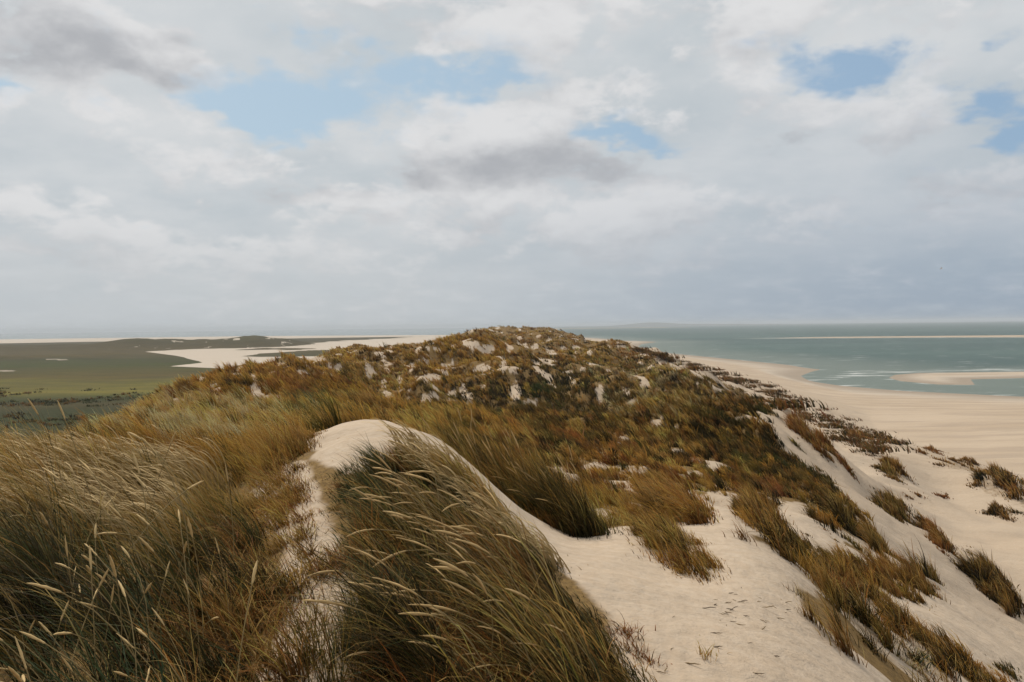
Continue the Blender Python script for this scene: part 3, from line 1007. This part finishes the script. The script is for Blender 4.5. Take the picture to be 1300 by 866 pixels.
clump('brown grass ridge at the top end of the long dark swath', [(1060, 715), (1110, 715), (1160, 735), (1195, 748), (1180, 768), (1130, 758), (1085, 740)], 3600, .6,
      {'brown': 4, 'gold': 2, 'olive': 2, 'rust': 1}, name='grass_bank')
clump('pale grey green leafy plant low in the long dark swath', [(1150, 835), (1180, 828), (1195, 850), (1165, 862)], 500, .3, {'blue': 3, 'pale': 3, 'green': 2}, name='leafy_plant', cat='plant', lean=(.4, 1.4), azs=3, wid=.016)
clump('small green tuft beside the white sand heap at the lower end of the swath', [(1262, 850), (1285, 845), (1300, 862), (1275, 868)], 260, .38, {'green': 3, 'olive': 2, 'dark': 2})
clump('small rusty tuft at the right foot of the big clump with ears', [(790, 800), (815, 810), (835, 850), (800, 850)], 300, .3, {'rust': 4, 'brown': 2}, lean=(.3, 1.2), azs=1.5)
clump('tiny straw sprig alone in the open sand in front of the big clump with ears', [(888, 832), (905, 830), (910, 842), (890, 845)], 40, .3, {'straw': 3, 'gold': 2}, azs=2.5)
clump('pale bleached grass stand on the crown behind the golden stand', [(190, 545), (210, 520), (260, 512), (320, 515), (340, 540), (300, 562), (230, 565)], 5200, .62,
      {'pale': 5, 'straw': 2, 'olive': 2}, name='grass_stand', cat='dune grass', lean=(.1, .8))
clump('grey green grass stand left of the bare sand crest', [(330, 545), (350, 525), (410, 520), (440, 528), (395, 540), (350, 555)], 3600, .55,
      {'blue': 3, 'olive': 2, 'straw': 2, 'pale': 1}, name='grass_stand', cat='dune grass', lean=(.15, 1.0))
clump('dark combed grass clump touching the far side of the bare sand crest', [(430, 520), (470, 512), (505, 522), (510, 538), (470, 532)], 2600, .8,
      {'olive': 3, 'gold': 3, 'brown': 2, 'dark': 1}, name='grass_clump', cat='dune grass', lean=(.25, 1.35))

SLOPE = [
    ('oblong grey brown clump alone on the sand slope, the upper of two in line', [(1104, 634), (1122, 628), (1150, 640), (1163, 662), (1150, 666), (1120, 648)], 1300, .75, {'olive': 2, 'brown': 2, 'dark': 2}),
    ('narrow reddish brown clump trailing down the sand slope just below the oblong one', [(1164, 660), (1180, 662), (1205, 690), (1218, 710), (1198, 708), (1180, 680)], 1300, .65, {'brown': 3, 'rust': 2, 'dark': 1}),
    ('largest dark grass clump on the open sand slope, close to the right rim', [(1218, 722), (1245, 716), (1275, 740), (1300, 768), (1330, 800), (1290, 790), (1250, 755)], 2600, .7, {'dark': 3, 'brown': 3, 'olive': 2}),
    ('slanting brown clump on the sand between the dark ridge and the beach', [(1110, 588), (1125, 582), (1145, 598), (1162, 612), (1140, 614), (1120, 602)], 900, .8, {'brown': 3, 'olive': 2, 'gold': 1}),
    ('pair of brown wings of grass crowning a sand hump near the beach', [(1073, 556), (1085, 549), (1105, 552), (1098, 560), (1080, 560)], 500, .8, {'brown': 3, 'rust': 1, 'gold': 1}),
    ('flat brown clump on the hump nearest the beach ripples', [(1112, 556), (1128, 554), (1142, 564), (1125, 566)], 320, .8, {'brown': 3, 'dark': 2}),
    ('arched rusty clump on its own small sand mound by the beach', [(1162, 574), (1178, 566), (1194, 572), (1192, 578), (1176, 574), (1166, 580)], 360, .8, {'rust': 2, 'brown': 3}),
    ('broad dark grass cap on the knoll above the beach', [(1230, 612), (1250, 596), (1285, 606), (1330, 640), (1330, 660), (1280, 636), (1240, 626)], 2600, .8, {'brown': 3, 'dark': 2, 'gold': 1}),
    ('thin brown fringe of grass on the left spur of the knoll', [(1184, 594), (1200, 584), (1225, 584), (1250, 594), (1225, 600), (1200, 594)], 600, .6, {'brown': 3, 'gold': 1}),
    ('scattered low brown clump below the knoll cap on its sandy side', [(1248, 650), (1265, 640), (1295, 652), (1285, 662), (1262, 660)], 500, .5, {'brown': 3, 'dark': 1}),
    ('far outlying grass strip on the seaward edge of the knoll', [(1268, 598), (1285, 600), (1310, 622), (1300, 622)], 420, .7, {'brown': 3, 'gold': 1}),
    ('rounded olive clump at the end of the brown ridge above the open sand', [(1150, 735), (1178, 728), (1196, 742), (1180, 760), (1155, 752)], 1100, .6, {'olive': 3, 'dark': 1, 'brown': 2}),
    ('faint tuft on the sand below the narrow reddish clump', [(1228, 690), (1236, 700), (1240, 712), (1230, 706)], 70, .4, {'olive': 2, 'brown': 1}),
    ('thin rootlike sprigs on bare sand right of the oblong clump', [(1150, 632), (1162, 628), (1172, 630), (1160, 634)], 90, .45, {'brown': 3, 'rust': 1}),
    ('tiny brown sprig halfway between the oblong clump and the knoll', [(1192, 630), (1202, 627), (1210, 632), (1200, 635)], 80, .45, {'rust': 2, 'brown': 2}),
    ('dark round bush of grass in the notch under the olive ridge', [(1050, 660), (1075, 652), (1092, 668), (1080, 682), (1056, 676)], 1300, .7, {'dark': 3, 'olive': 2}),
    ('slim olive grass spur descending from the dark ridge to the sand', [(1090, 668), (1105, 680), (1135, 708), (1125, 716), (1100, 695)], 1000, .6, {'olive': 3, 'brown': 2}),
    ('ragged brown grass strip clinging to the sand edge of the ridge shoulder', [(985, 530), (1000, 528), (1040, 560), (1075, 590), (1085, 602), (1060, 596), (1020, 566)], 1500, .7, {'brown': 3, 'rust': 1, 'olive': 2}),
]
for lb, px_, n_, L_, w_ in SLOPE:
    clump(lb, px_, int(n_ * 1.7), L_ * 1.6, w_, K=4)

build_ground()

# --- the belt of small tufts along the dune foot: many, alike
def tuft_template(i):
    r = 60
    xy = rng.normal(0, .35, (r, 2)) * np.array([1.5, .8])
    cb, ct = palette(r, {'brown': 3, 'olive': 2, 'rust': 1, 'dark': 1})
    V, Q, T, C = blades(np.column_stack([xy, np.full(r, -.05)]), .6 * rng.uniform(.5, 1.1, r), np.full(r, .09), WIND + rng.normal(0, .8, r), np.abs(rng.normal(.2, .2, r)), rng.normal(1.2, .3, r), cb, ct, 3)
    return mesh_from('tuft', V, quads=Q, tris=T, mat=MAT_GRASS, attrs={'tint': C})


TUFTS = [tuft_template(i) for i in range(6)]
belt_lo = [(792, 441), (850, 461), (915, 480), (965, 500), (1010, 528), (1060, 556), (1100, 580)]
belt_hi = [(780, 436), (850, 454), (915, 470), (975, 489), (1020, 508), (1080, 534), (1150, 566)]
for k in range(230):
    f = rng.random() ** .8
    i_ = f * (len(belt_lo) - 1)
    j = min(int(i_), len(belt_lo) - 2)
    a = np.array(belt_lo[j]) + (np.array(belt_lo[j + 1]) - np.array(belt_lo[j])) * (i_ - j)
    c = np.array(belt_hi[j]) + (np.array(belt_hi[j + 1]) - np.array(belt_hi[j])) * (i_ - j)
    s = rng.random()
    uv = a + (c - a) * s
    g = ground(*uv)
    o = bpy.data.objects.new('beach_tuft', TUFTS[k % 6])
    sc = rng.uniform(.45, 1.0) ** 2 * 1.6 * (1 + np.hypot(*g) / 420)
    o.scale = (sc * 1.2, sc, sc * .85)
    o.location = (g[0], g[1], float(height(g[0], g[1])[0]))
    o.rotation_euler = (0, 0, rng.normal(0, .4))
    COL.objects.link(o)
    tag(o, 'small brown grass tuft in the speckled sandy belt above the beach', 'grass tuft', 'small tufts along the foot of the dunes')

# --- closed grass of the ridge: one mass
ZONES = [  # u, v, ru, rv, weight, palette mix; the darkest mixes also carry painted slope shade
    (960, 560, 110, 62, 2.2, {'olive': 3, 'dark': 6, 'green': 1.5, 'brown': 1.5}),
    (900, 500, 90, 16, 1.2, {'olive': 3, 'brown': 3, 'rust': 1, 'dark': 1}),
    (705, 500, 66, 26, 2.2, {'olive': 3, 'dark': 5, 'green': 2}),
    (580, 508, 60, 14, .8, {'olive': 3, 'gold': 2, 'dark': 1}),
    (830, 500, 58, 28, 1.4, {'pale': 2, 'olive': 3, 'straw': 2}),
    (780, 556, 105, 22, 1.5, {'rust': 1.2, 'brown': 4, 'dark': 1.5, 'olive': 1.5, 'straw': 1}),
    (530, 455, 120, 26, 1.4, {'gold': 7, 'brown': 1.5, 'straw': 1, 'olive': .6}),
    (640, 432, 90, 12, 1.2, {'gold': 5, 'brown': 2, 'olive': 1.5, 'straw': .6}),
    (260, 490, 70, 18, 1.2, {'gold': 5, 'brown': 3, 'rust': .6, 'dark': .5}),
    (370, 492, 40, 14, 1.2, {'rust': 1.5, 'brown': 3, 'gold': 1}),
    (250, 535, 90, 22, 1.4, {'pale': 4, 'straw': 3, 'olive': 1}),
    (400, 525, 60, 14, 1.2, {'blue': 2, 'straw': 2, 'olive': 2, 'gold': 1}),
    (560, 540, 60, 24, 1.0, {'gold': 4, 'straw': 2, 'olive': 2}),
    (860, 600, 90, 40, 1.1, {'gold': 4, 'brown': 2, 'straw': 2, 'rust': 1}),
]
DEFAULT = {'gold': 4, 'brown': 2, 'olive': 2.5, 'straw': 1, 'dark': 1}


def build_mass():
    nt_ = 230000
    th = rng.uniform(math.radians(-40), math.radians(42), nt_)
    r = np.exp(rng.uniform(math.log(9.5), math.log(620), nt_))
    # fewer where the far ridge is only a few rows of pixels
    x, y = r * np.sin(th), r * np.cos(th)
    z = height(x, y)
    c, u, v = veg_cover(x, y, z)
    e_ = r * .02
    dzdr = (height(x + e_ * np.sin(th), y + e_ * np.cos(th)) - z) / e_
    face = np.clip(.46 + 2.2 * (dzdr + .02), .22, 1) 
    hero = np.full(x.shape, -9.0)
    for P_ in (MOUND, CENTRE, DARK):
        hero = np.maximum(hero, poly_sd(x, y, P_))
    keep = (rng.random(nt_) < c ** 1.5 * np.clip((r / 42) ** 1.15, .16, 1) * face) & (hero < .1) & (c > .12)
    # nothing that grows here stands behind the camera's own grass
    x, y, z, c, u, v, r = [q[keep] for q in (x, y, z, c, u, v, r)]
    n = len(x)
    wz = np.stack([zw * np.exp(-((u - zu) / ru) ** 2 - ((v - zv) / rv) ** 2) for zu, zv, ru, rv, zw, _ in ZONES] + [np.full(n, .22)], -1)
    wz = wz / wz.sum(1, keepdims=True)
    cum = wz.cumsum(1)
    pick = (rng.random((n, 1)) > cum).sum(1).clip(0, len(ZONES))
    per = np.where(r < 35, 34, np.where(r < 90, 16, 13))
    idx = np.repeat(np.arange(n), per)
    N = len(idx)
    names = list(PAL)
    cb = np.zeros((n, 3))
    ct = np.zeros((n, 3))
    for k in range(len(ZONES) + 1):
        s = np.nonzero(pick == k)[0]
        if len(s):
            cs = np.maximum(1.1, r[s] / 32)
            cs = 2.0 ** np.round(np.log2(cs))
            key = np.stack([cs, np.floor((x[s] + .8 * fbm(x[s] / 2, y[s] / 2, 601, 2)) / cs), np.floor((y[s] + 1.5 * fbm(x[s] / 2, y[s] / 2, 607, 2)) / (cs * 1.6))], -1)
            uq, inv = np.unique(key, axis=0, return_inverse=True)
            inv = inv.ravel()
            mixw = ZONES[k][5] if k < len(ZONES) else DEFAULT
            pb, pt_ = palette(len(uq), mixw)
            qb, qt = palette(len(s), mixw)
            own = (rng.random(len(s)) < .7)[:, None]
            cb[s] = np.where(own, pb[inv], qb)
            ct[s] = np.where(own, pt_[inv], qt)
    rr = r[idx]
    rad = np.maximum(.23, .0062 * rr)
    rho = np.abs(rng.normal(0, .55, N))
    pa = rng.uniform(0, TAU, N)
    ox, oy = np.cos(pa) * rho, np.sin(pa) * rho
    X = x[idx] + ox * rad
    Y = y[idx] + oy * rad
    Z = height(X, Y) - .03
    hs = np.exp(rng.normal(-.05, .3, n))[idx] * np.clip(.45 + .6 * c[idx], .4, 1)
    low = .62 + .38 * smooth(18, 60, rr) - .12 * smooth(90, 200, rr)
    L = .64 * low * hs * rng.uniform(.6, 1.15, N) * np.clip(1.1 - .45 * rho, .4, 1.1) * (1 + .0010 * rr)
    W = np.maximum(.008, .00125 * rr) * rng.uniform(.6, 1.3, N)
    a0 = WIND + rng.normal(0, .3, n)[idx] + rng.normal(0, .45, N)
    az = np.arctan2(np.sin(a0) + oy * .9, np.cos(a0) + ox * .9)
    jit = np.exp(rng.normal(0, .22, (N, 1)))
    V, Q, T, C = blades(np.column_stack([X, Y, Z]), L, W, az, np.abs(rng.normal(.2, .22, N)), rng.normal(1.25, .32, N), cb[idx] * jit, np.clip(ct[idx] * jit * np.array([1.20, 1.12, .88]) * (1 + .12 * smooth(40, 110, rr))[:, None], 0, .72), 3)  # tips warmed, brighter with distance: the ridge's warm light put into colour
    print('mass blades', N)
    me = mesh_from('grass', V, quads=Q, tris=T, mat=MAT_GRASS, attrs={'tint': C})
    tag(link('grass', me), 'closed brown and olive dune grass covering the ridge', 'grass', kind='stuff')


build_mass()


def build_scrub():
    n = 16000
    x = rng.uniform(-420, -45, n)
    y = np.exp(rng.uniform(math.log(90), math.log(620), n))
    z = height(x, y)
    u, v = project(x, y, z)
    f = fbm(x / 30, y / 30, 501, 3)
    zone = np.exp(-((v - 508 - .01 * u) / 9) ** 2) + .8 * np.exp(-((v - 528) / 12) ** 2)
    keep = (z < 3.2) & (x < np.interp(y, YS, XLF) + 4) & (rng.random(n) < zone * np.clip(.5 + 1.4 * f, 0, 1)) & (poly_sd(u, v, LEFT_SAND) < -1.5)
    x, y = x[keep], y[keep]
    n = len(x)
    per = 22
    k = np.repeat(np.arange(n), per)
    N = n * per
    rho, pa = np.abs(rng.normal(0, .6, N)), rng.uniform(0, TAU, N)
    R_ = rng.uniform(.8, 3.6, n)[k]
    X, Y = x[k] + np.cos(pa) * rho * R_, y[k] + np.sin(pa) * rho * R_
    cb, ct = palette(n, {'dark': 2, 'green': 3, 'olive': 2, 'brown': 2})
    V, Q, T, C = blades(np.column_stack([X, Y, height(X, Y) - .05]), rng.uniform(.4, 1.0, N) * np.clip(1.1 - .5 * rho, .3, 1) * 1.1, rng.uniform(.15, .4, N), np.arctan2(np.sin(pa), np.cos(pa) - .5),
                        np.abs(rng.normal(.3, .2, N)), rng.normal(1.1, .3, N), cb[k], ct[k], 3)
    tag(link('scrub', mesh_from('scrub', V, quads=Q, tris=T, mat=MAT_GRASS, attrs={'tint': C})), 'low dark scrub on the green salt marsh inland of the dunes', 'scrub', kind='stuff')


build_scrub()


# --- bits on the sand
def twig_mesh(i):
    r = np.random.default_rng(300 + i)
    n, S = 7, 5
    t = np.linspace(0, 1, n)
    L = r.uniform(.035, .17)
    cx = (t - .5) * L
    cy = .09 * L * np.cumsum(np.cumsum(r.normal(0, 1, n)))* .5
    cz = .004 + .006 * r.random(n)
    V = []
    for j in range(n):
        rad = .0048 * (1 - .5 * abs(t[j] - .4)) * r.uniform(.8, 1.2) * (.35 if j in (0, n - 1) else 1)
        for a in np.arange(S) / S * TAU:
            V.append((cx[j], cy[j] + math.cos(a) * rad, cz[j] + math.sin(a) * rad))
    i0 = np.arange(n - 1)[:, None] * S + np.arange(S)[None]
    i1 = np.arange(n - 1)[:, None] * S + (np.arange(S)[None] + 1) % S
    Q = np.stack([i0, i1, i1 + S, i0 + S], -1).reshape(-1, 4)
    c = np.tile(((.10, .07, .045), (.16, .11, .06), (.28, .2, .11))[i % 3], (len(V), 1)) * r.uniform(.6, 1.4, (len(V), 1))
    return mesh_from('twig', np.array(V), quads=Q, mat=MAT_HEAD, attrs={'tint': c})


TW = [twig_mesh(i) for i in range(12)]
for k in range(48):
    far_bits = k >= 34
    uv = (948 + rng.normal(0, 30), 776 + rng.normal(0, 14)) if not far_bits else (rng.uniform(800, 1020), rng.uniform(770, 864))
    g = ground(*uv)
    o = link('twig', TW[k % 12], (g[0], g[1], float(height(g[0], g[1])[0])))
    o.rotation_euler = (rng.normal(0, .2), rng.normal(0, .06), rng.uniform(-1.2, 1.2))
    o.scale = (rng.uniform(.4, 1.0),) * 3
    if far_bits:
        tag(o, 'loose bit of dead stem on the open sand beside the big clump with ears', 'twig', 'loose dead stems on the near sand')
    else:
        tag(o, 'short dark twig among dead bits on the bare sand below the lone tuft', 'twig', 'dead twigs scattered on the sand')

# ------------------------------------------------------------------ a gull over the sea
def build_gull():
    loc = pt(1195, 341, 160.0)
    m, b = new_mat('gull_plumage')
    at = b.attr('tint')
    p = b.n('ShaderNodeBsdfPrincipled')
    b.put(p.inputs['Base Color'], at.outputs['Color'])
    p.inputs['Roughness'].default_value = .7
    b.out(p.outputs[0])
    # body: lofted rings from bill to tail, wings: swept thick strips with a bend at the wrist
    st = [(-.26, .004, 0), (-.23, .02, .004), (-.19, .035, .008), (-.14, .04, .006), (-.06, .062, 0), (.04, .06, 0), (.14, .038, .006), (.22, .03, .01), (.29, .005, .01)]
    S = 8
    V, C = [], []
    for y_, rr, zz in st:
        for a in np.arange(S) / S * TAU:
            flat = .35 if y_ > .2 else 1
            V.append((math.cos(a) * rr * (1.6 if y_ > .2 else 1), y_, zz + math.sin(a) * rr * flat))
            C.append((.75, .5, .12) if y_ < -.24 else (.78, .78, .77))
    n = len(st)
    Q = [(j * S + a, j * S + (a + 1) % S, (j + 1) * S + (a + 1) % S, (j + 1) * S + a) for j in range(n - 1) for a in range(S)]
    for sgn in (-1, 1):
        sec = [(.04, -.08, .10, .02), (.28, -.13, .06, .13), (.50, -.10, .05, .12), (.68, -.02, .055, .05)]
        b0 = len(V)
        for x_, y0, y1, zz in sec:
            for dy, dz in ((y0, 0), ((y0 + y1) / 2, .012), (y1, 0), ((y0 + y1) / 2, -.006)):
                V.append((sgn * x_, dy, zz + dz))
                C.append((.06, .06, .065) if x_ > .6 else (.55, .57, .60))
        for j in range(3):
            for a in range(4):
                Q.append((b0 + j * 4 + a, b0 + j * 4 + (a + 1) % 4, b0 + (j + 1) * 4 + (a + 1) % 4, b0 + (j + 1) * 4 + a))
    me = mesh_from('gull', np.array(V), quads=np.array(Q), mat=m, attrs={'tint': np.array(C)})
    o = link('gull', me, loc)
    o.rotation_euler = (0, math.radians(12), math.radians(70))
    tag(o, 'tiny pale gull gliding in the grey sky above the sea', 'gull')


build_gull()

# ------------------------------------------------------------------ sky and light
SUN_EL, SUN_AZ = math.radians(50), math.radians(-34)      # azimuth from +Y towards +X


def build_world():
    w = bpy.data.worlds.new("World")
    scene.world = w
    w.use_nodes = True
    nt = w.node_tree
    for n in list(nt.nodes):
        nt.nodes.remove(n)
    b = NB(nt)
    STR = 0.1
    sky = b.n('ShaderNodeTexSky', sky_type='NISHITA')
    sky.sun_disc = False
    sky.sun_elevation = SUN_EL
    sky.sun_rotation = SUN_AZ
    sky.air_density = 1.0
    sky.dust_density = 1.5
    D = b.n('ShaderNodeTexCoord').outputs['Generated']
    dx, dy, dz = b.sep(D)
    az = b.m('ARCTAN2', dx, dy)
    el = b.m('ARCSINE', dz)
    zc = b.m('MAXIMUM', dz, 0.0)
    den = b.add(zc, .26)
    P = b.xyz(b.div(dx, den), b.div(dy, den), 0.0)
    warp = b.n('ShaderNodeVectorMath', operation='SUBTRACT')
    b.put(warp.inputs[0], b.noise(P, 3.0, 4, .6, col=True))
    warp.inputs[1].default_value = (.5, .5, .5)
    wx, wy, _ = b.sep(warp.outputs[0])
    # billows: the same noise a little higher up in the sky, subtracted, lights the tops
    stretch = 1.75

    def billow(scale, off, dt, ro):
        q0 = b.xyz(az, b.mul(el, stretch), .3)
        q1 = b.xyz(az, b.mul(b.add(el, off), stretch), .3)
        return b.sub(b.noise(q0, scale, dt, ro, .25), b.noise(q1, scale, dt, ro, .25)), b.noise(q0, scale, dt, ro, .25)
    e1, n3 = billow(5.2, .036, 9, .54)
    e2, n4 = billow(17.0, .010, 8, .6)
    n1 = b.noise(P, 2.0, 9, .56)
    n2 = b.noise(P, 6.0, 9, .62)
    azw = b.add(az, b.mul(wx, .26))
    elw = b.add(el, b.mul(wy, .13))

    def blob(u, v, ru, rv):
        r = ray(u, v)
        r = r / np.linalg.norm(r)
        a0, e0 = math.atan2(r[0], r[1]), math.asin(r[2])
        qa = b.mul(b.sub(azw, a0), FPX / (ru * 1.15))
        qe = b.mul(b.sub(elw, e0), FPX / rv)
        q = b.add(b.mul(qa, qa), b.mul(qe, qe))
        return b.m('EXPONENT', b.mul(q, -1.0))

    def total(items):
        s = None
        for *p, amp in items:
            t = b.mul(blob(*p), amp)
            s = t if s is None else b.add(s, t)
        return s
    holes = total([(330, 120, 85, 46, 1.1), (400, 140, 85, 34, 1.0), (270, 140, 40, 16, .5), (365, 30, 45, 14, .55), (545, 105, 60, 26, .9), (630, 90, 55, 22, .8), (470, 55, 30, 20, .4),
                   (795, 186, 42, 15, 1.1), (1050, 85, 75, 22, .72), (1120, 75, 50, 25, .6), (985, 70, 40, 14, .6), (1250, 140, 42, 34, .8), (1300, 165, 40, 26, .75), (1290, 40, 20, 12, .6),
                   (5, 125, 16, 18, .6), (740, 60, 50, 20, .35), (1060, 285, 60, 10, .25)])
    blue = b.ss(b.add(holes, b.mul(b.sub(b.add(b.mul(n2, .45), b.mul(n4, .55)), .5), 3.0)), .20, .98)
    dark = total([(130, 60, 130, 42, 1.0), (200, 85, 80, 26, .5), (660, 212, 120, 24, .85), (560, 235, 60, 15, .4), (780, 230, 70, 20, .4), (1000, 185, 110, 22, .5), (1130, 250, 130, 24, .45),
                  (1230, 262, 80, 14, .4), (420, 262, 70, 14, .4), (880, 262, 90, 20, .3), (50, 250, 60, 16, .2), (150, 315, 90, 14, .2), (1000, 20, 200, 30, .2), (1200, 60, 80, 30, .25), (900, 330, 150, 20, .2)])
    lite = total([(450, 85, 70, 36, .5), (200, 170, 180, 40, .45), (560, 150, 110, 30, .5), (860, 120, 150, 40, .55), (1080, 130, 60, 30, .4), (1160, 200, 90, 24, .3), (700, 30, 300, 40, .25),
                  (480, 320, 300, 60, .3), (850, 345, 60, 12, .25), (610, 305, 40, 10, .25), (1100, 300, 60, 10, .35), (1215, 305, 25, 9, .35), (250, 60, 160, 60, .2)])
    sh = b.add(b.add(b.mul(b.sub(n1, .5), .55), b.mul(b.sub(n2, .5), .25)), b.add(b.mul(e1, 2.2), b.mul(e2, .7)))
    br = b.add(b.add(.74, sh), b.sub(b.mul(lite, .40), b.mul(dark, .48)))
    br = b.ss(br, -.05, 1.15)
    puff = b.mix(br, (.42, .43, .455), (.75, .75, .755))
    # heaped clouds with crisp edges in front of a paler, thinner layer
    dens = b.add(b.add(b.mul(n3, .55), b.mul(n4, .27)), b.mul(n2, .18))
    dens = b.add(dens, b.add(b.mul(lite, .07), b.sub(b.mul(dark, .10), b.mul(holes, .10))))
    heap = b.ss(dens, .475, .56)
    thin = b.mix(b.ss(n1, .3, .7), (.52, .57, .605), (.665, .685, .70))
    cloud = b.mix(b.mul(heap, .92), thin, puff)
    blue = b.mul(blue, b.m('MULTIPLY_ADD', heap, -.55, 1.0))
    # thin veil low down, bluer and darker to the right
    lowr = b.ss(az, -.25, .6)
    veil = b.mix(lowr, (.53, .56, .58), (.32, .39, .47))
    vf = b.mul(b.ss(el, .17, .0), b.mix(lowr, (.9, .9, .9), (1, 1, 1)))
    vf = b.mul(vf, b.ss(n2, .75, .40, .62, 1.0))
    cloud = b.mix(vf, cloud, veil)
    rightblue = b.mul(b.mul(lowr, .30), b.ss(el, .36, .08))
    cloud = b.mix(rightblue, cloud, (.30, .375, .475))
    scl = b.n('ShaderNodeVectorMath', operation='SCALE')
    b.put(scl.inputs[0], cloud)
    scl.inputs['Scale'].default_value = 1.0 / STR
    skyc = b.mix(1.0, sky.outputs[0], (1.0, .98, .93), 'MULTIPLY')
    pale = b.n('ShaderNodeVectorMath', operation='SCALE')
    b.put(pale.inputs[0], b.mix(lowr, (.41, .565, .69), (.29, .44, .62)))
    pale.inputs['Scale'].default_value = 1.0 / STR
    skyc = b.mix(.75, skyc, pale.outputs[0])
    col = b.mix(b.mul(blue, .95), scl.outputs[0], skyc)
    bg = b.n('ShaderNodeBackground')
    b.put(bg.inputs['Color'], col)
    bg.inputs['Strength'].default_value = STR
    o = b.n('ShaderNodeOutputWorld')
    nt.links.new(bg.outputs[0], o.inputs['Surface'])


build_world()
sun = bpy.data.lights.new('sun', 'SUN')
sun.energy = 3.4
sun.angle = math.radians(6)
sun.color = (1.0, .91, .77)
so = bpy.data.objects.new('sun', sun)
sdir = Vector((math.sin(SUN_AZ) * math.cos(SUN_EL), math.cos(SUN_AZ) * math.cos(SUN_EL), math.sin(SUN_EL)))
so.rotation_euler = sdir.to_track_quat('Z', 'Y').to_euler()
so.location = (0, 0, 80)
COL.objects.link(so)


# ------------------------------------------------------------------ sea air
def build_haze():
    R, z0, z1 = 16500.0, -4.0, 48.0
    V = [(sx * R, sy * R, z_) for z_ in (z0, z1) for sx, sy in ((-1, -1), (1, -1), (1, 1), (-1, 1))]
    Q = [(3, 2, 1, 0), (4, 5, 6, 7), (0, 1, 5, 4), (1, 2, 6, 5), (2, 3, 7, 6), (3, 0, 4, 7)]
    m, b = new_mat('sea_air')
    p = b.n('ShaderNodeVolumePrincipled')
    p.inputs['Color'].default_value = (.80, .86, .92, 1)
    p.inputs['Density'].default_value = 0.00014
    p.inputs['Anisotropy'].default_value = 0.0
    b.out(vol=p.outputs[0])
    me = mesh_from('haze', np.array(V), quads=np.array(Q), mat=m, smooth_shade=False)
    tag(link('haze', me), kind='stuff')


build_haze()

# ------------------------------------------------------------------ render settings
scene.render.engine = 'CYCLES'
cy = scene.cycles
cy.use_denoising = True
cy.max_bounces = 6
cy.diffuse_bounces = 2
cy.glossy_bounces = 2
cy.transmission_bounces = 4
cy.transparent_max_bounces = 4
cy.volume_bounces = 0
cy.use_adaptive_sampling = True
cy.adaptive_threshold = 0.02
cy.sample_clamp_indirect = 6
vs = scene.view_settings
vs.view_transform = 'Standard'
vs.look = 'None'
vs.exposure = 0.0
vs.gamma = 1.0
vs.use_curve_mapping = False
